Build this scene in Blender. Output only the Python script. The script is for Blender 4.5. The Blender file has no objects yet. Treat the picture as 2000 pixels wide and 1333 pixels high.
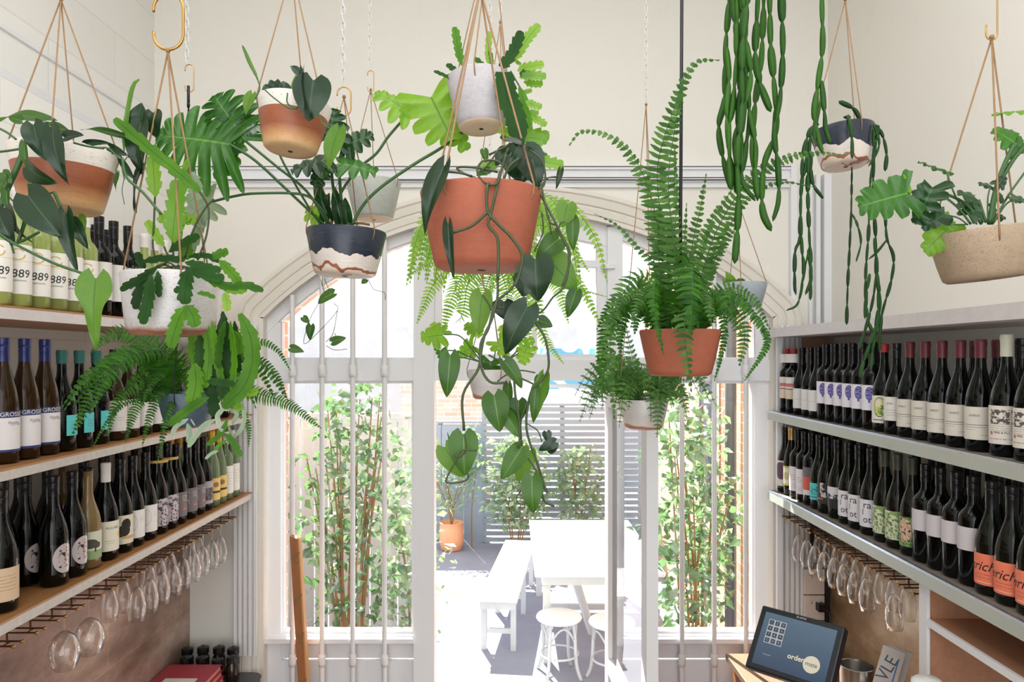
import bpy, math, random
from mathutils import Vector, Matrix
R = math.radians
rnd = random.Random(7)
sc = bpy.context.scene
col = sc.collection

# ------------------------------------------------------------------ camera
F = 1389.0          # focal length in pixels of the 2000 px wide frame
EYE = 2.47
cam = bpy.data.cameras.new('camera')
cam.sensor_width = 36.0
cam.lens = F / 2000 * 36
cam.shift_y = 30.5 / 2000
cam.clip_start = 0.05
co = bpy.data.objects.new('camera', cam)
col.objects.link(co)
co.location = (0, 0, EYE)
co.rotation_euler = (R(90), 0, 0)
sc.camera = co

def at(px, py, Y):
    """world point seen at a pixel of the photograph at distance Y"""
    return Vector(((px - 1000) / F * Y, Y, EYE + (697 - py) / F * Y))

# ------------------------------------------------------------------ world, sun, lights, exposure
w = bpy.data.worlds.new('sky'); sc.world = w
w.use_nodes = True
bg = w.node_tree.nodes['Background']
bg.inputs[0].default_value = (0.93, 0.965, 1.0, 1)
bg.inputs[1].default_value = 1.6

def light(name, kind, loc, rot, energy, color=(1, 1, 1), size=None, size_y=None, angle=None):
    l = bpy.data.lights.new(name, kind)
    l.energy = energy; l.color = color
    if size:
        l.shape = 'RECTANGLE'; l.size = size; l.size_y = size_y or size
    if angle is not None: l.angle = angle
    o = bpy.data.objects.new(name, l); col.objects.link(o)
    o.location = loc; o.rotation_euler = rot
    return o
sun = light('sun', 'SUN', (0, 12, 12), (0, 0, 0), 24.0, (1.0, 0.96, 0.90), angle=R(0.8))
sun.rotation_euler = Vector((0.30, -1.0, -1.15)).to_track_quat('-Z', 'Y').to_euler()
light('rear_fill', 'AREA', (0, -2.6, 2.3), (R(90), 0, 0), 64, (1.0, 1.0, 1.0), 3.0, 3.6)  # added area fill behind the camera, not an actual window
light('overhead_fill', 'AREA', (0, 0.9, 4.45), (0, 0, 0), 46, (1.0, 0.985, 0.96), 2.2, 2.6)  # added soft fill from above, stands for no known lamp

sc.view_settings.view_transform = 'Standard'
sc.view_settings.look = 'None'
sc.view_settings.exposure = 0.02
sc.view_settings.gamma = 1.0
sc.view_settings.use_curve_mapping = False
sc.cycles.max_bounces = 10
sc.cycles.transparent_max_bounces = 24
sc.cycles.caustics_reflective = False
sc.cycles.caustics_refractive = False
sc.cycles.sample_clamp_indirect = 6

# ------------------------------------------------------------------ object helpers
def link(o):
    col.objects.link(o); return o

def tag(o, label=None, cat=None, group=None, kind=None):
    if label: o['label'] = label
    if cat: o['category'] = cat
    if group: o['group'] = group
    if kind: o['kind'] = kind
    return o

def empty(name, loc, label=None, cat=None, group=None):
    o = bpy.data.objects.new(name, None)
    o.empty_display_size = 0.05
    o.location = loc
    link(o)
    return tag(o, label, cat, group)

def origin(o):
    v = Vector((0, 0, 0))
    while o:
        v += o.location; o = o.parent
    return v

class MB:
    """collects vertices, faces and uvs in world space; build() links them as ONE mesh object"""
    def __init__(s):
        s.v = []; s.f = []; s.uv = []; s.mi = []; s.m = 0
    def add(s, vs, fs, uvs=None):
        b = len(s.v)
        s.v.extend([tuple(v) for v in vs])
        s.uv.extend(uvs if uvs else [(0.5, 0.5)] * len(vs))
        for f in fs:
            s.f.append(tuple(i + b for i in f)); s.mi.append(s.m)
    def box(s, x0, x1, y0, y1, z0, z1, M=None):
        vs = [Vector((x, y, z)) for x in (x0, x1) for y in (y0, y1) for z in (z0, z1)]
        if M: vs = [M @ v for v in vs]
        s.add(vs, [(0, 1, 3, 2), (4, 6, 7, 5), (0, 4, 5, 1), (2, 3, 7, 6), (0, 2, 6, 4), (1, 5, 7, 3)])
    def grid(s, P, n, m, uv=None, closed=False):
        """P list of n rows x m columns"""
        fs = []
        for i in range(n - 1):
            for j in range(m if closed else m - 1):
                k = (j + 1) % m
                fs.append((i * m + j, i * m + k, (i + 1) * m + k, (i + 1) * m + j))
        s.add(P, fs, uv)
    def tube(s, pts, r, seg=6, cap=True):
        n = len(pts)
        rs = r if isinstance(r, (list, tuple)) else [r] * n
        P = []; prev = None
        for i in range(n):
            a = pts[max(i - 1, 0)]; b = pts[min(i + 1, n - 1)]
            t = (b - a)
            t = t.normalized() if t.length > 1e-9 else Vector((0, 0, 1))
            if prev is None:
                h = Vector((0, 1, 0)) if abs(t.y) < .8 else Vector((1, 0, 0))
                nn = t.cross(h).normalized()
            else:
                nn = prev - t * prev.dot(t)
                nn = nn.normalized() if nn.length > 1e-6 else t.orthogonal().normalized()
            prev = nn; bb = t.cross(nn)
            for k in range(seg):
                a_ = 2 * math.pi * k / seg
                P.append(pts[i] + (nn * math.cos(a_) + bb * math.sin(a_)) * rs[i])
        fs = []
        for i in range(n - 1):
            for j in range(seg):
                k = (j + 1) % seg
                fs.append((i * seg + j, i * seg + k, (i + 1) * seg + k, (i + 1) * seg + j))
        if cap:
            fs.append(tuple(range(seg))[::-1]); fs.append(tuple((n - 1) * seg + k for k in range(seg)))
        s.add(P, fs)
    def lathe(s, prof, seg=24, M=None, uvz=None):
        """prof [(r, z)] revolved about Z"""
        P = []; U = []
        zs = [p[1] for p in prof]; z0, z1 = min(zs), max(zs)
        for r, z in prof:
            for k in range(seg):
                a = 2 * math.pi * k / seg
                v = Vector((r * math.cos(a), r * math.sin(a), z))
                P.append(M @ v if M else v); U.append((k / seg, (z - z0) / max(z1 - z0, 1e-9)))
        n = len(prof); fs = []
        for i in range(n - 1):
            for j in range(seg):
                k = (j + 1) % seg
                fs.append((i * seg + j, i * seg + k, (i + 1) * seg + k, (i + 1) * seg + j))
        if prof[0][0] < 1e-4 or True:
            pass
        s.add(P, fs, U)
    def build(s, name, mat, parent=None, smooth=False, bevel=0, angle=None):
        me = bpy.data.meshes.new(name)
        o0 = origin(parent) if parent else Vector((0, 0, 0))
        me.from_pydata([(v[0] - o0.x, v[1] - o0.y, v[2] - o0.z) for v in s.v], [], s.f)
        uvl = me.uv_layers.new(name='uv')
        li = [0] * len(me.loops); me.loops.foreach_get('vertex_index', li)
        flat = []
        for i in li: flat.extend(s.uv[i])
        uvl.data.foreach_set('uv', flat)
        mats = mat if isinstance(mat, (list, tuple)) else [mat]
        for m_ in mats: me.materials.append(m_)
        if len(mats) > 1: me.polygons.foreach_set('material_index', s.mi)
        if smooth: me.polygons.foreach_set('use_smooth', [True] * len(me.polygons))
        me.update()
        if smooth and angle:
            try: me.set_sharp_from_angle(angle=R(angle))
            except Exception: pass
        o = bpy.data.objects.new(name, me); link(o)
        if parent: o.parent = parent
        if bevel:
            b = o.modifiers.new('bevel', 'BEVEL'); b.width = bevel; b.segments = 2; b.limit_method = 'ANGLE'
        return o

def copy_tree(o, parent=None):
    c = o.copy(); col.objects.link(c)
    if parent: c.parent = parent
    for ch in list(o.children): copy_tree(ch, c)
    return c

def smooth_path(pts, n=8):
    """catmull-rom through points"""
    if len(pts) < 3:
        return [pts[0].lerp(pts[-1], i / n) for i in range(n + 1)]
    q = [pts[0] * 2 - pts[1]] + list(pts) + [pts[-1] * 2 - pts[-2]]
    out = []
    for i in range(1, len(q) - 2):
        p0, p1, p2, p3 = q[i - 1:i + 3]
        for k in range(n):
            t = k / n
            out.append(0.5 * ((2 * p1) + (p2 - p0) * t + (2 * p0 - 5 * p1 + 4 * p2 - p3) * t * t + (3 * p1 - p0 - 3 * p2 + p3) * t ** 3))
    out.append(pts[-1].copy())
    return out

def resample(pts, n):
    L = [0]
    for a, b in zip(pts, pts[1:]): L.append(L[-1] + (b - a).length)
    out = []; j = 0
    for i in range(n + 1):
        d = L[-1] * i / n
        while j < len(L) - 2 and L[j + 1] < d: j += 1
        s_ = L[j + 1] - L[j]
        out.append(pts[j].lerp(pts[j + 1], (d - L[j]) / s_ if s_ > 1e-9 else 0))
    return out

ORD = ['first', 'second', 'third', 'fourth', 'fifth', 'sixth', 'seventh', 'eighth', 'ninth', 'tenth', 'eleventh', 'twelfth',
       'thirteenth', 'fourteenth', 'fifteenth', 'sixteenth', 'seventeenth', 'eighteenth', 'nineteenth', 'twentieth']

# ------------------------------------------------------------------ material helpers
def srgb(r, g, b):
    f = lambda c: ((c / 255 + 0.055) / 1.055) ** 2.4 if c / 255 > 0.04045 else c / 255 / 12.92
    return (f(r), f(g), f(b), 1)

class NT:
    def __init__(s, name):
        s.m = bpy.data.materials.new(name); s.m.use_nodes = True
        s.t = s.m.node_tree; s.N = s.t.nodes; s.L = s.t.links
        s.p = s.N['Principled BSDF']; s.out = s.N['Material Output']
    def n(s, typ, **kw):
        x = s.N.new(typ)
        for k, v in kw.items():
            if k == 'inp':
                for a, b in v.items(): x.inputs[a].default_value = b
            else: setattr(x, k, v)
        return x
    def l(s, a, b): s.L.new(a, b)
    def math(s, op, a, b=None, c=None, clamp=False):
        x = s.n('ShaderNodeMath', operation=op, use_clamp=clamp)
        for i, v in enumerate((a, b, c)):
            if v is None: continue
            if isinstance(v, (int, float)): x.inputs[i].default_value = v
            else: s.l(v, x.inputs[i])
        return x.outputs[0]
    def mix(s, f, a, b, blend='MIX'):
        x = s.n('ShaderNodeMix', data_type='RGBA', blend_type=blend)
        for i, v in ((0, f), (6, a), (7, b)):
            if isinstance(v, (int, float)): x.inputs[i].default_value = v
            elif isinstance(v, tuple): x.inputs[i].default_value = v
            else: s.l(v, x.inputs[i])
        return x.outputs[2]
    def noise(s, scale, detail=3, rough=0.5, vec=None, out=0):
        x = s.n('ShaderNodeTexNoise', inp={'Scale': scale, 'Detail': detail, 'Roughness': rough})
        if vec is not None: s.l(vec, x.inputs['Vector'])
        return x.outputs[out]
    def coord(s, which='Object'):
        return s.n('ShaderNodeTexCoord').outputs[which]
    def mapping(s, vec, scale=(1, 1, 1), loc=(0, 0, 0), rot=(0, 0, 0)):
        x = s.n('ShaderNodeMapping', inp={'Scale': scale, 'Location': loc, 'Rotation': rot})
        s.l(vec, x.inputs[0]); return x.outputs[0]
    def ramp(s, f, stops, interp='LINEAR'):
        x = s.n('ShaderNodeValToRGB'); x.color_ramp.interpolation = interp
        e = x.color_ramp.elements
        while len(e) < len(stops): e.new(0.5)
        for i, (p, c) in enumerate(stops):
            e[i].position = p; e[i].color = c
        s.l(f, x.inputs[0]); return x.outputs[0]
    def bump(s, h, dist=0.01, strength=0.5):
        x = s.n('ShaderNodeBump', inp={'Distance': dist, 'Strength': strength})
        s.l(h, x.inputs['Height']); s.l(x.outputs[0], s.p.inputs['Normal'])
    def set(s, color=None, rough=None, metal=None, spec=None):
        if color is not None:
            if isinstance(color, tuple): s.p.inputs['Base Color'].default_value = color
            else: s.l(color, s.p.inputs['Base Color'])
        if rough is not None: s.p.inputs['Roughness'].default_value = rough
        if metal is not None: s.p.inputs['Metallic'].default_value = metal
        if spec is not None: s.p.inputs['Specular IOR Level'].default_value = spec
        return s.m

def plain(name, rgb, rough=0.5, metal=0, var=0.06, scale=12, bump=0.0, spec=None):
    t = NT(name); c = srgb(*rgb)
    co_ = t.coord()
    nz = t.noise(scale, 4, 0.6, co_)
    dark = tuple(x * (1 - var * 2.2) for x in c[:3]) + (1,)
    lite = tuple(min(1, x * (1 + var)) for x in c[:3]) + (1,)
    t.set(t.mix(nz, dark, lite), rough, metal, spec)
    if bump: t.bump(nz, 0.01, bump)
    return t.m
# ------------------------------------------------------------------ materials
def m_wall(name, rgb, boards=None, streak=0.05):
    t = NT(name); c = srgb(*rgb)
    co_ = t.coord()
    n1 = t.noise(1.3, 5, 0.6, co_); n2 = t.noise(14, 4, 0.65, t.mapping(co_, (1, 1, .35)))
    base = t.mix(n1, tuple(x * (1 - streak * 1.4) for x in c[:3]) + (1,), c)
    scr = t.ramp(n2, [(0.3, tuple(x * .93 for x in c[:3]) + (1,)), (0.42, c)])
    colr = t.mix(0.35, base, scr)
    if boards:
        br = t.n('ShaderNodeTexBrick', inp={'Scale': 1.0, 'Mortar Size': 0.004, 'Brick Width': boards[0], 'Row Height': boards[1], 'Mortar Smooth': 0.6,
             'Color1': (1, 1, 1, 1), 'Color2': (.96, .96, .95, 1), 'Mortar': (.86, .85, .83, 1)})
        mp = t.mapping(co_, rot=(0, R(90), R(90)))
        sx = t.n('ShaderNodeSeparateXYZ'); t.l(co_, sx.inputs[0])
        cb = t.n('ShaderNodeCombineXYZ'); t.l(sx.outputs[1], cb.inputs[0]); t.l(sx.outputs[2], cb.inputs[1])
        t.l(cb.outputs[0], br.inputs['Vector'])
        colr = t.mix(1.0, colr, br.outputs[0], 'MULTIPLY')
        t.bump(br.outputs[0], 0.004, 0.5)
    else:
        t.bump(n2, 0.004, 0.25)
    return t.set(colr, 0.55)

def m_tile(name, cols):
    """large metallic bronze tiles on a wall that runs along Y"""
    t = NT(name); co_ = t.coord()
    sx = t.n('ShaderNodeSeparateXYZ'); t.l(co_, sx.inputs[0])
    cb = t.n('ShaderNodeCombineXYZ'); t.l(sx.outputs[1], cb.inputs[0]); t.l(sx.outputs[2], cb.inputs[1])
    br = t.n('ShaderNodeTexBrick', inp={'Scale': 1.0, 'Mortar Size': 0.0018, 'Brick Width': 0.62, 'Row Height': 0.31,
         'Color1': (.75, .75, .75, 1), 'Color2': (1, 1, 1, 1), 'Mortar': (1.15, 1.08, 1.0, 1)})
    t.l(cb.outputs[0], br.inputs['Vector'])
    n = t.noise(1.7, 8, 0.62, t.mapping(co_, (1, 1, 2.2)))
    n2 = t.noise(22, 6, 0.7, co_)
    c = t.ramp(n, [(0.3, cols[0]), (0.48, cols[1]), (0.62, cols[2]), (0.75, cols[3])])
    c = t.mix(0.35, c, t.mix(n2, cols[0], cols[3]), 'OVERLAY')
    c = t.mix(1.0, c, br.outputs[0], 'MULTIPLY')
    t.set(c, 0.34, 0.45)
    rr = t.math('MULTIPLY_ADD', n2, 0.35, 0.18); t.l(rr, t.p.inputs['Roughness'])
    return t.m

def m_wood(name, a, b, rough=0.45, axis=(1, 12, 12), scale=6):
    t = NT(name); co_ = t.coord()
    n = t.noise(scale, 6, 0.6, t.mapping(co_, axis))
    n2 = t.noise(scale * 6, 3, 0.5, t.mapping(co_, axis))
    c = t.mix(n, srgb(*a), srgb(*b))
    c = t.mix(t.math('MULTIPLY', n2, 0.35), c, tuple(x * .45 for x in srgb(*a)[:3]) + (1,))
    t.set(c, rough); t.bump(n2, 0.002, 0.3)
    return t.m

def m_brick(name, a, b, mortar, w_=0.23, h_=0.076, axis='x'):
    t = NT(name); co_ = t.coord()
    sx = t.n('ShaderNodeSeparateXYZ'); t.l(co_, sx.inputs[0])
    cb = t.n('ShaderNodeCombineXYZ'); t.l(t.math('ADD', sx.outputs[0], sx.outputs[1]), cb.inputs[0]); t.l(sx.outputs[2], cb.inputs[1])
    br = t.n('ShaderNodeTexBrick', inp={'Scale': 1.0, 'Mortar Size': 0.006, 'Brick Width': w_, 'Row Height': h_,
         'Color1': srgb(*a), 'Color2': srgb(*b), 'Mortar': srgb(*mortar)})
    t.l(cb.outputs[0], br.inputs['Vector'])
    t.set(t.mix(t.math('MULTIPLY', t.noise(9, 4, .6, co_), .4), br.outputs[0], srgb(*b)), 0.8)
    t.bump(br.outputs[1], 0.004, -0.4)
    return t.m

def m_leaf(name, dark, light_, vein=None, trans=0.45, rough=0.38, gloss=0.5, veins=True, edge=None, tcol=(1.5, 1.6, 0.75, 1)):
    """a leaf: colour varies leaf by leaf, midrib and side veins follow the leaf's own uv"""
    t = NT(name)
    isl = t.n('ShaderNodeNewGeometry').outputs['Random Per Island']
    co_ = t.coord()
    nz = t.noise(14, 4, 0.65, co_)
    f = t.math('MULTIPLY_ADD', isl, 0.6, t.math('MULTIPLY', t.math('SUBTRACT', nz, .22), 0.75), clamp=True)
    c = t.mix(f, srgb(*dark), srgb(*light_))
    if veins:
        uv = t.n('ShaderNodeSeparateXYZ'); t.l(t.coord('UV'), uv.inputs[0])
        av = t.math('ABSOLUTE', t.math('SUBTRACT', uv.outputs[1], 0.5))
        mid = t.math('LESS_THAN', av, 0.022)
        sv = t.math('SINE', t.math('MULTIPLY', t.math('SUBTRACT', uv.outputs[0], t.math('MULTIPLY', av, 0.55)), 62))
        sv = t.math('MULTIPLY', t.math('GREATER_THAN', sv, 0.96), 0.22)
        vv = t.math('MAXIMUM', mid, sv)
        vc = srgb(*(vein or light_))
        c = t.mix(t.math('MULTIPLY', vv, 0.7), c, vc)
        if edge:
            c = t.mix(t.math('MULTIPLY', t.math('GREATER_THAN', av, 0.40), 0.8), c, srgb(*edge))
    t.set(c, rough, 0, gloss)
    tr = t.n('ShaderNodeBsdfTranslucent')
    bright = t.mix(1.0, c, tcol, 'MULTIPLY')
    t.l(bright, tr.inputs[0])
    mx = t.n('ShaderNodeMixShader', inp={0: trans})
    t.l(t.p.outputs[0], mx.inputs[1]); t.l(tr.outputs[0], mx.inputs[2])
    t.l(mx.outputs[0], t.out.inputs[0])
    return t.m

def m_glaze(name, stops, amp=0.10, nscale=9, speck=None, rough=0.5, interp='CONSTANT', speck_amt=0.62, cells=260, hscale=(1, 1, .7), detail=3):
    """pot glaze: colour bands by height on the pot, edges wandering with noise, dark specks"""
    t = NT(name)
    co_ = t.coord(); uv = t.n('ShaderNodeSeparateXYZ'); t.l(t.coord('UV'), uv.inputs[0])
    nz = t.noise(nscale, detail, 0.55, t.mapping(co_, hscale))
    h = t.math('ADD', uv.outputs[1], t.math('MULTIPLY', t.math('SUBTRACT', nz, 0.5), amp * 2), clamp=True)
    c = t.ramp(h, stops, interp)
    fine = t.noise(60, 4, 0.6, co_)
    c = t.mix(t.math('MULTIPLY', fine, 0.22), c, (0.05, 0.04, 0.03, 1), 'MIX') if False else t.mix(0.18, c, t.mix(fine, (.1, .08, .07, 1), (1, 1, 1, 1)), 'OVERLAY')
    if speck:
        vo = t.n('ShaderNodeTexVoronoi', inp={'Scale': cells}); t.l(co_, vo.inputs['Vector'])
        s1 = t.math('LESS_THAN', vo.outputs['Distance'], 0.24)
        sep = t.n('ShaderNodeSeparateColor'); t.l(vo.outputs['Color'], sep.inputs[0])
        s2 = t.math('GREATER_THAN', sep.outputs[0], speck_amt)
        c = t.mix(t.math('MULTIPLY', t.math('MULTIPLY', s1, s2), 0.85), c, srgb(*speck))
    t.set(c, rough)
    t.bump(t.noise(30, 3, .5, t.mapping(co_, (1, 1, 5))), 0.003, 0.25)
    return t.m

def m_label(name, base, ops=(), rough=0.6):
    """paper label; ops paint printed shapes in the label's own uv: rect, disc, blotch, lines"""
    t = NT(name)
    uv = t.n('ShaderNodeSeparateXYZ'); t.l(t.coord('UV'), uv.inputs[0])
    u, v = uv.outputs[0], uv.outputs[1]
    c = srgb(*base)
    def band(x, a, b): return t.math('MULTIPLY', t.math('GREATER_THAN', x, a), t.math('LESS_THAN', x, b))
    for op in ops:
        k = op[0]
        if k == 'rect':
            m = t.math('MULTIPLY', band(u, op[1], op[2]), band(v, op[3], op[4])); cc = srgb(*op[5])
        elif k in ('disc', 'ring'):
            du = t.math('DIVIDE', t.math('SUBTRACT', u, op[1]), op[3]); dv = t.math('DIVIDE', t.math('SUBTRACT', v, op[2]), op[4])
            d = t.math('ADD', t.math('MULTIPLY', du, du), t.math('MULTIPLY', dv, dv))
            m = t.math('LESS_THAN', d, 1.0) if k == 'disc' else band(d, op[6], 1.0); cc = srgb(*op[5])
        elif k == 'blotch':   # ragged print inside a rectangle
            nz = t.noise(op[6], 4, .6, t.coord('UV'))
            m = t.math('MULTIPLY', t.math('MULTIPLY', band(u, op[1], op[2]), band(v, op[3], op[4])), t.math('GREATER_THAN', nz, op[7])); cc = srgb(*op[5])
        elif k == 'lines':    # rows of small print
            s_ = t.math('GREATER_THAN', t.math('SINE', t.math('MULTIPLY', v, op[6])), 0.55)
            nz = t.math('GREATER_THAN', t.noise(38, 2, .5, t.mapping(t.coord('UV'), (3, .3, 1))), 0.47)
            m = t.math('MULTIPLY', t.math('MULTIPLY', band(u, op[1], op[2]), band(v, op[3], op[4])), t.math('MULTIPLY', s_, t.math('MULTIPLY', nz, .7))); cc = srgb(*op[5])
        c = t.mix(m, c, cc)
    if isinstance(c, tuple):
        c = t.mix(t.noise(9, 3, .5, t.coord('UV')), tuple(x * .95 for x in c[:3]) + (1,), c)
    return t.set(c, rough)

def m_thin_glass(name, tint=(1, 1, 1, 1), fac=0.12, rough=0.0, edge=0.55):
    """single-surface glass: clear face-on, reflecting at grazing angles"""
    t = NT(name)
    lw = t.n('ShaderNodeLayerWeight', inp={'Blend': 0.35})
    f = t.math('MULTIPLY_ADD', lw.outputs['Facing'], edge, fac * .25, clamp=True)
    tr = t.n('ShaderNodeBsdfTransparent', inp={0: tint}); gl = t.n('ShaderNodeBsdfGlossy', inp={'Roughness': rough})
    mx = t.n('ShaderNodeMixShader'); t.l(f, mx.inputs[0]); t.l(tr.outputs[0], mx.inputs[1]); t.l(gl.outputs[0], mx.inputs[2])
    t.l(mx.outputs[0], t.out.inputs[0]); return t.m

def m_pane(name):
    t = NT(name)
    fr = t.n('ShaderNodeFresnel', inp={'IOR': 1.45})
    tr = t.n('ShaderNodeBsdfTransparent', inp={0: (0.97, 0.985, 0.98, 1)}); gl = t.n('ShaderNodeBsdfGlossy', inp={'Roughness': 0.0})
    mx = t.n('ShaderNodeMixShader'); t.l(fr.outputs[0], mx.inputs[0]); t.l(tr.outputs[0], mx.inputs[1]); t.l(gl.outputs[0], mx.inputs[2])
    t.l(mx.outputs[0], t.out.inputs[0]); return t.m

def m_bottle(name, rgb, rough=0.04, trans=0.0):
    t = NT(name)
    t.set(srgb(*rgb), rough, 0, 0.28 if trans == 0 else .5)
    t.p.inputs['IOR'].default_value = 1.5
    t.p.inputs['Transmission Weight'].default_value = trans
    t.p.inputs['Coat Weight'].default_value = 0.0
    return t.m

M = {}
M['wall'] = m_wall('white_plaster', (235, 232, 224))
M['wall_left'] = m_wall('white_painted_block', (240, 239, 236), boards=(0.9, 0.23))
M['wall_panel'] = m_wall('white_painted_timber', (228, 229, 232), streak=.08)
M['trim'] = m_wall('white_gloss_timber', (232, 233, 236), streak=.05)
M['trim_old'] = m_wall('worn_cream_timber', (232, 227, 217), streak=.12)
M['bar_paint'] = plain('white_painted_iron', (230, 230, 231), 0.4)
M['tile_left'] = m_tile('bronze_tile_left', [srgb(104, 82, 74), srgb(152, 126, 114), srgb(196, 172, 158), srgb(236, 220, 208)])
M['tile_right'] = m_tile('bronze_tile_right', [srgb(128, 98, 74), srgb(166, 142, 112), srgb(200, 184, 156), srgb(230, 212, 186)])
M['shelf_top_wood'] = m_wood('oak_shelf', (146, 98, 56), (190, 138, 86), 0.4, (14, 1.2, 14), 4)
M['shelf_dark'] = m_wood('grey_brown_shelf', (122, 112, 104), (150, 140, 130), 0.5, (10, 1.2, 10), 4)
M['shelf_face'] = plain('speckled_grey_paint', (200, 196, 190), 0.5, 0, 0.12, 60)
M['shelf_face_green'] = plain('pale_green_grey_paint', (180, 186, 176), 0.4, 0, 0.06, 9)
M['shelf_top_face'] = plain('white_lilac_paint', (214, 208, 208), 0.5, 0, 0.08, 30)
M['edge_metal'] = plain('brushed_aluminium_edge', (196, 206, 220), 0.25, 0.8, 0.12, 80)
M['copper'] = m_wood('copper_laminate', (176, 122, 92), (206, 156, 124), 0.35, (12, 1.0, 12), 3)
M['steel'] = plain('brushed_steel', (150, 146, 142), 0.28, 0.9, 0.08, 40)
M['steel_dark'] = plain('dark_steel_panel', (92, 86, 84), 0.3, 0.6, 0.1, 5)
M['brass'] = plain('brass', (196, 152, 84), 0.28, 0.9, 0.06, 30)
M['brass_dark'] = plain('dark_bronze_rod', (104, 74, 44), 0.4, 0.7, 0.1, 30)
M['cord'] = plain('tan_leather_cord', (150, 116, 80), 0.6, 0, 0.12, 60)
M['black_metal'] = plain('black_metal', (28, 30, 34), 0.4, 0.3, 0.1, 20)
M['chain'] = plain('pale_chain', (214, 216, 216), 0.35, 0.5, 0.1, 60)
M['pane'] = m_pane('window_glass')
M['wineglass'] = m_thin_glass('wine_glass')
M['floor'] = m_wood('dark_floor_boards', (92, 70, 54), (122, 96, 76), 0.5, (12, 1, 12), 3)
M['ceiling'] = plain('white_ceiling', (236, 234, 230), 0.7)
M['soil'] = plain('potting_soil', (52, 40, 30), 0.95, 0, 0.3, 50, 0.8)
M['brick'] = m_brick('orange_brick', (236, 184, 156), (224, 164, 134), (236, 230, 222))
M['paving'] = plain('pale_paving', (146, 150, 166), 0.8, 0, 0.10, 3.5, 0.2)
M['grey_fence'] = m_wood('grey_painted_slats', (142, 152, 162), (160, 170, 180), 0.6, (1, 8, 8), 3)
M['white_fence'] = m_wood('pale_painted_boards', (196, 202, 206), (212, 216, 218), 0.6, (8, 8, 1), 3)
M['white_furniture'] = plain('white_painted_furniture', (232, 234, 232), 0.5, 0, 0.04, 14)
M['grey_frame'] = plain('pale_grey_painted_legs', (202, 208, 208), 0.5, 0, 0.05, 14)
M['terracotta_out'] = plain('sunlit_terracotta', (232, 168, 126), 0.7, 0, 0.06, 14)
M['bark'] = plain('brown_stem', (150, 112, 74), 0.8, 0, 0.15, 30)
M['fruit_wood'] = m_wood('oiled_brown_timber', (150, 92, 52), (184, 122, 74), 0.5, (14, 14, 1.2), 5)
M['timber_pale'] = m_wood('pale_timber_edge', (206, 146, 88), (222, 166, 108), 0.5, (14, 14, 1.2), 5)

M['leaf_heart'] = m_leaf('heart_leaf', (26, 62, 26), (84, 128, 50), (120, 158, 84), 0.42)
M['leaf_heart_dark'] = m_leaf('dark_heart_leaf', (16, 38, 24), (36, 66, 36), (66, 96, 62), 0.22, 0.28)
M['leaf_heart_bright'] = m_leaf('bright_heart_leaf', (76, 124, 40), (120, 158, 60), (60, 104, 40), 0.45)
M['leaf_lobed'] = m_leaf('lobed_leaf', (26, 74, 28), (74, 134, 46), (120, 168, 84), 0.36, .3)
M['leaf_lobed_dark'] = m_leaf('dark_lobed_leaf', (14, 46, 24), (36, 80, 36), (76, 120, 60), 0.25, 0.28)
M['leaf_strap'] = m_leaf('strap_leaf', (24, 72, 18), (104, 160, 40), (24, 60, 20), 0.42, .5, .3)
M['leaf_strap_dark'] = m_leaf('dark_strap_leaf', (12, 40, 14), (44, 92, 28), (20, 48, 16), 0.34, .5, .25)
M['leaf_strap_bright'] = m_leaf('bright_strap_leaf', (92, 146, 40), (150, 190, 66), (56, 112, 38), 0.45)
M['leaf_silver'] = m_leaf('silvery_leaf', (104, 128, 108), (160, 178, 160), (96, 120, 100), 0.3)
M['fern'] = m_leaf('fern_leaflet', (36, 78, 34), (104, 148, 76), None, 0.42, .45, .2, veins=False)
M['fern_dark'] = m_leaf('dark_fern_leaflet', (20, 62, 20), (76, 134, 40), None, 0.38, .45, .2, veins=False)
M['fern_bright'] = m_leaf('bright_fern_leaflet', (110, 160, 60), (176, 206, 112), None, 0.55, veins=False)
M['cactus'] = m_leaf('chain_cactus_skin', (24, 68, 16), (66, 118, 32), None, 0.14, 0.5, .3, veins=False)
M['cactus_dark'] = m_leaf('dark_chain_cactus_skin', (18, 52, 22), (44, 92, 32), None, 0.12, 0.5, .3, veins=False)
M['stem'] = plain('green_stem', (56, 96, 48), 0.45, 0, 0.15, 30)
M['stem_dark'] = plain('dark_vine_stem', (60, 74, 40), 0.5, 0, 0.2, 40)
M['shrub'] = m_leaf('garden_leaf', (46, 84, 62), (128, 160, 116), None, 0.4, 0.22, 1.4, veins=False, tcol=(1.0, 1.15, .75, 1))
M['shrub_pale'] = m_leaf('sunlit_garden_leaf', (98, 134, 96), (186, 204, 170), None, 0.4, 0.3, 1.2, veins=False, tcol=(1.0, 1.1, .8, 1))

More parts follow.
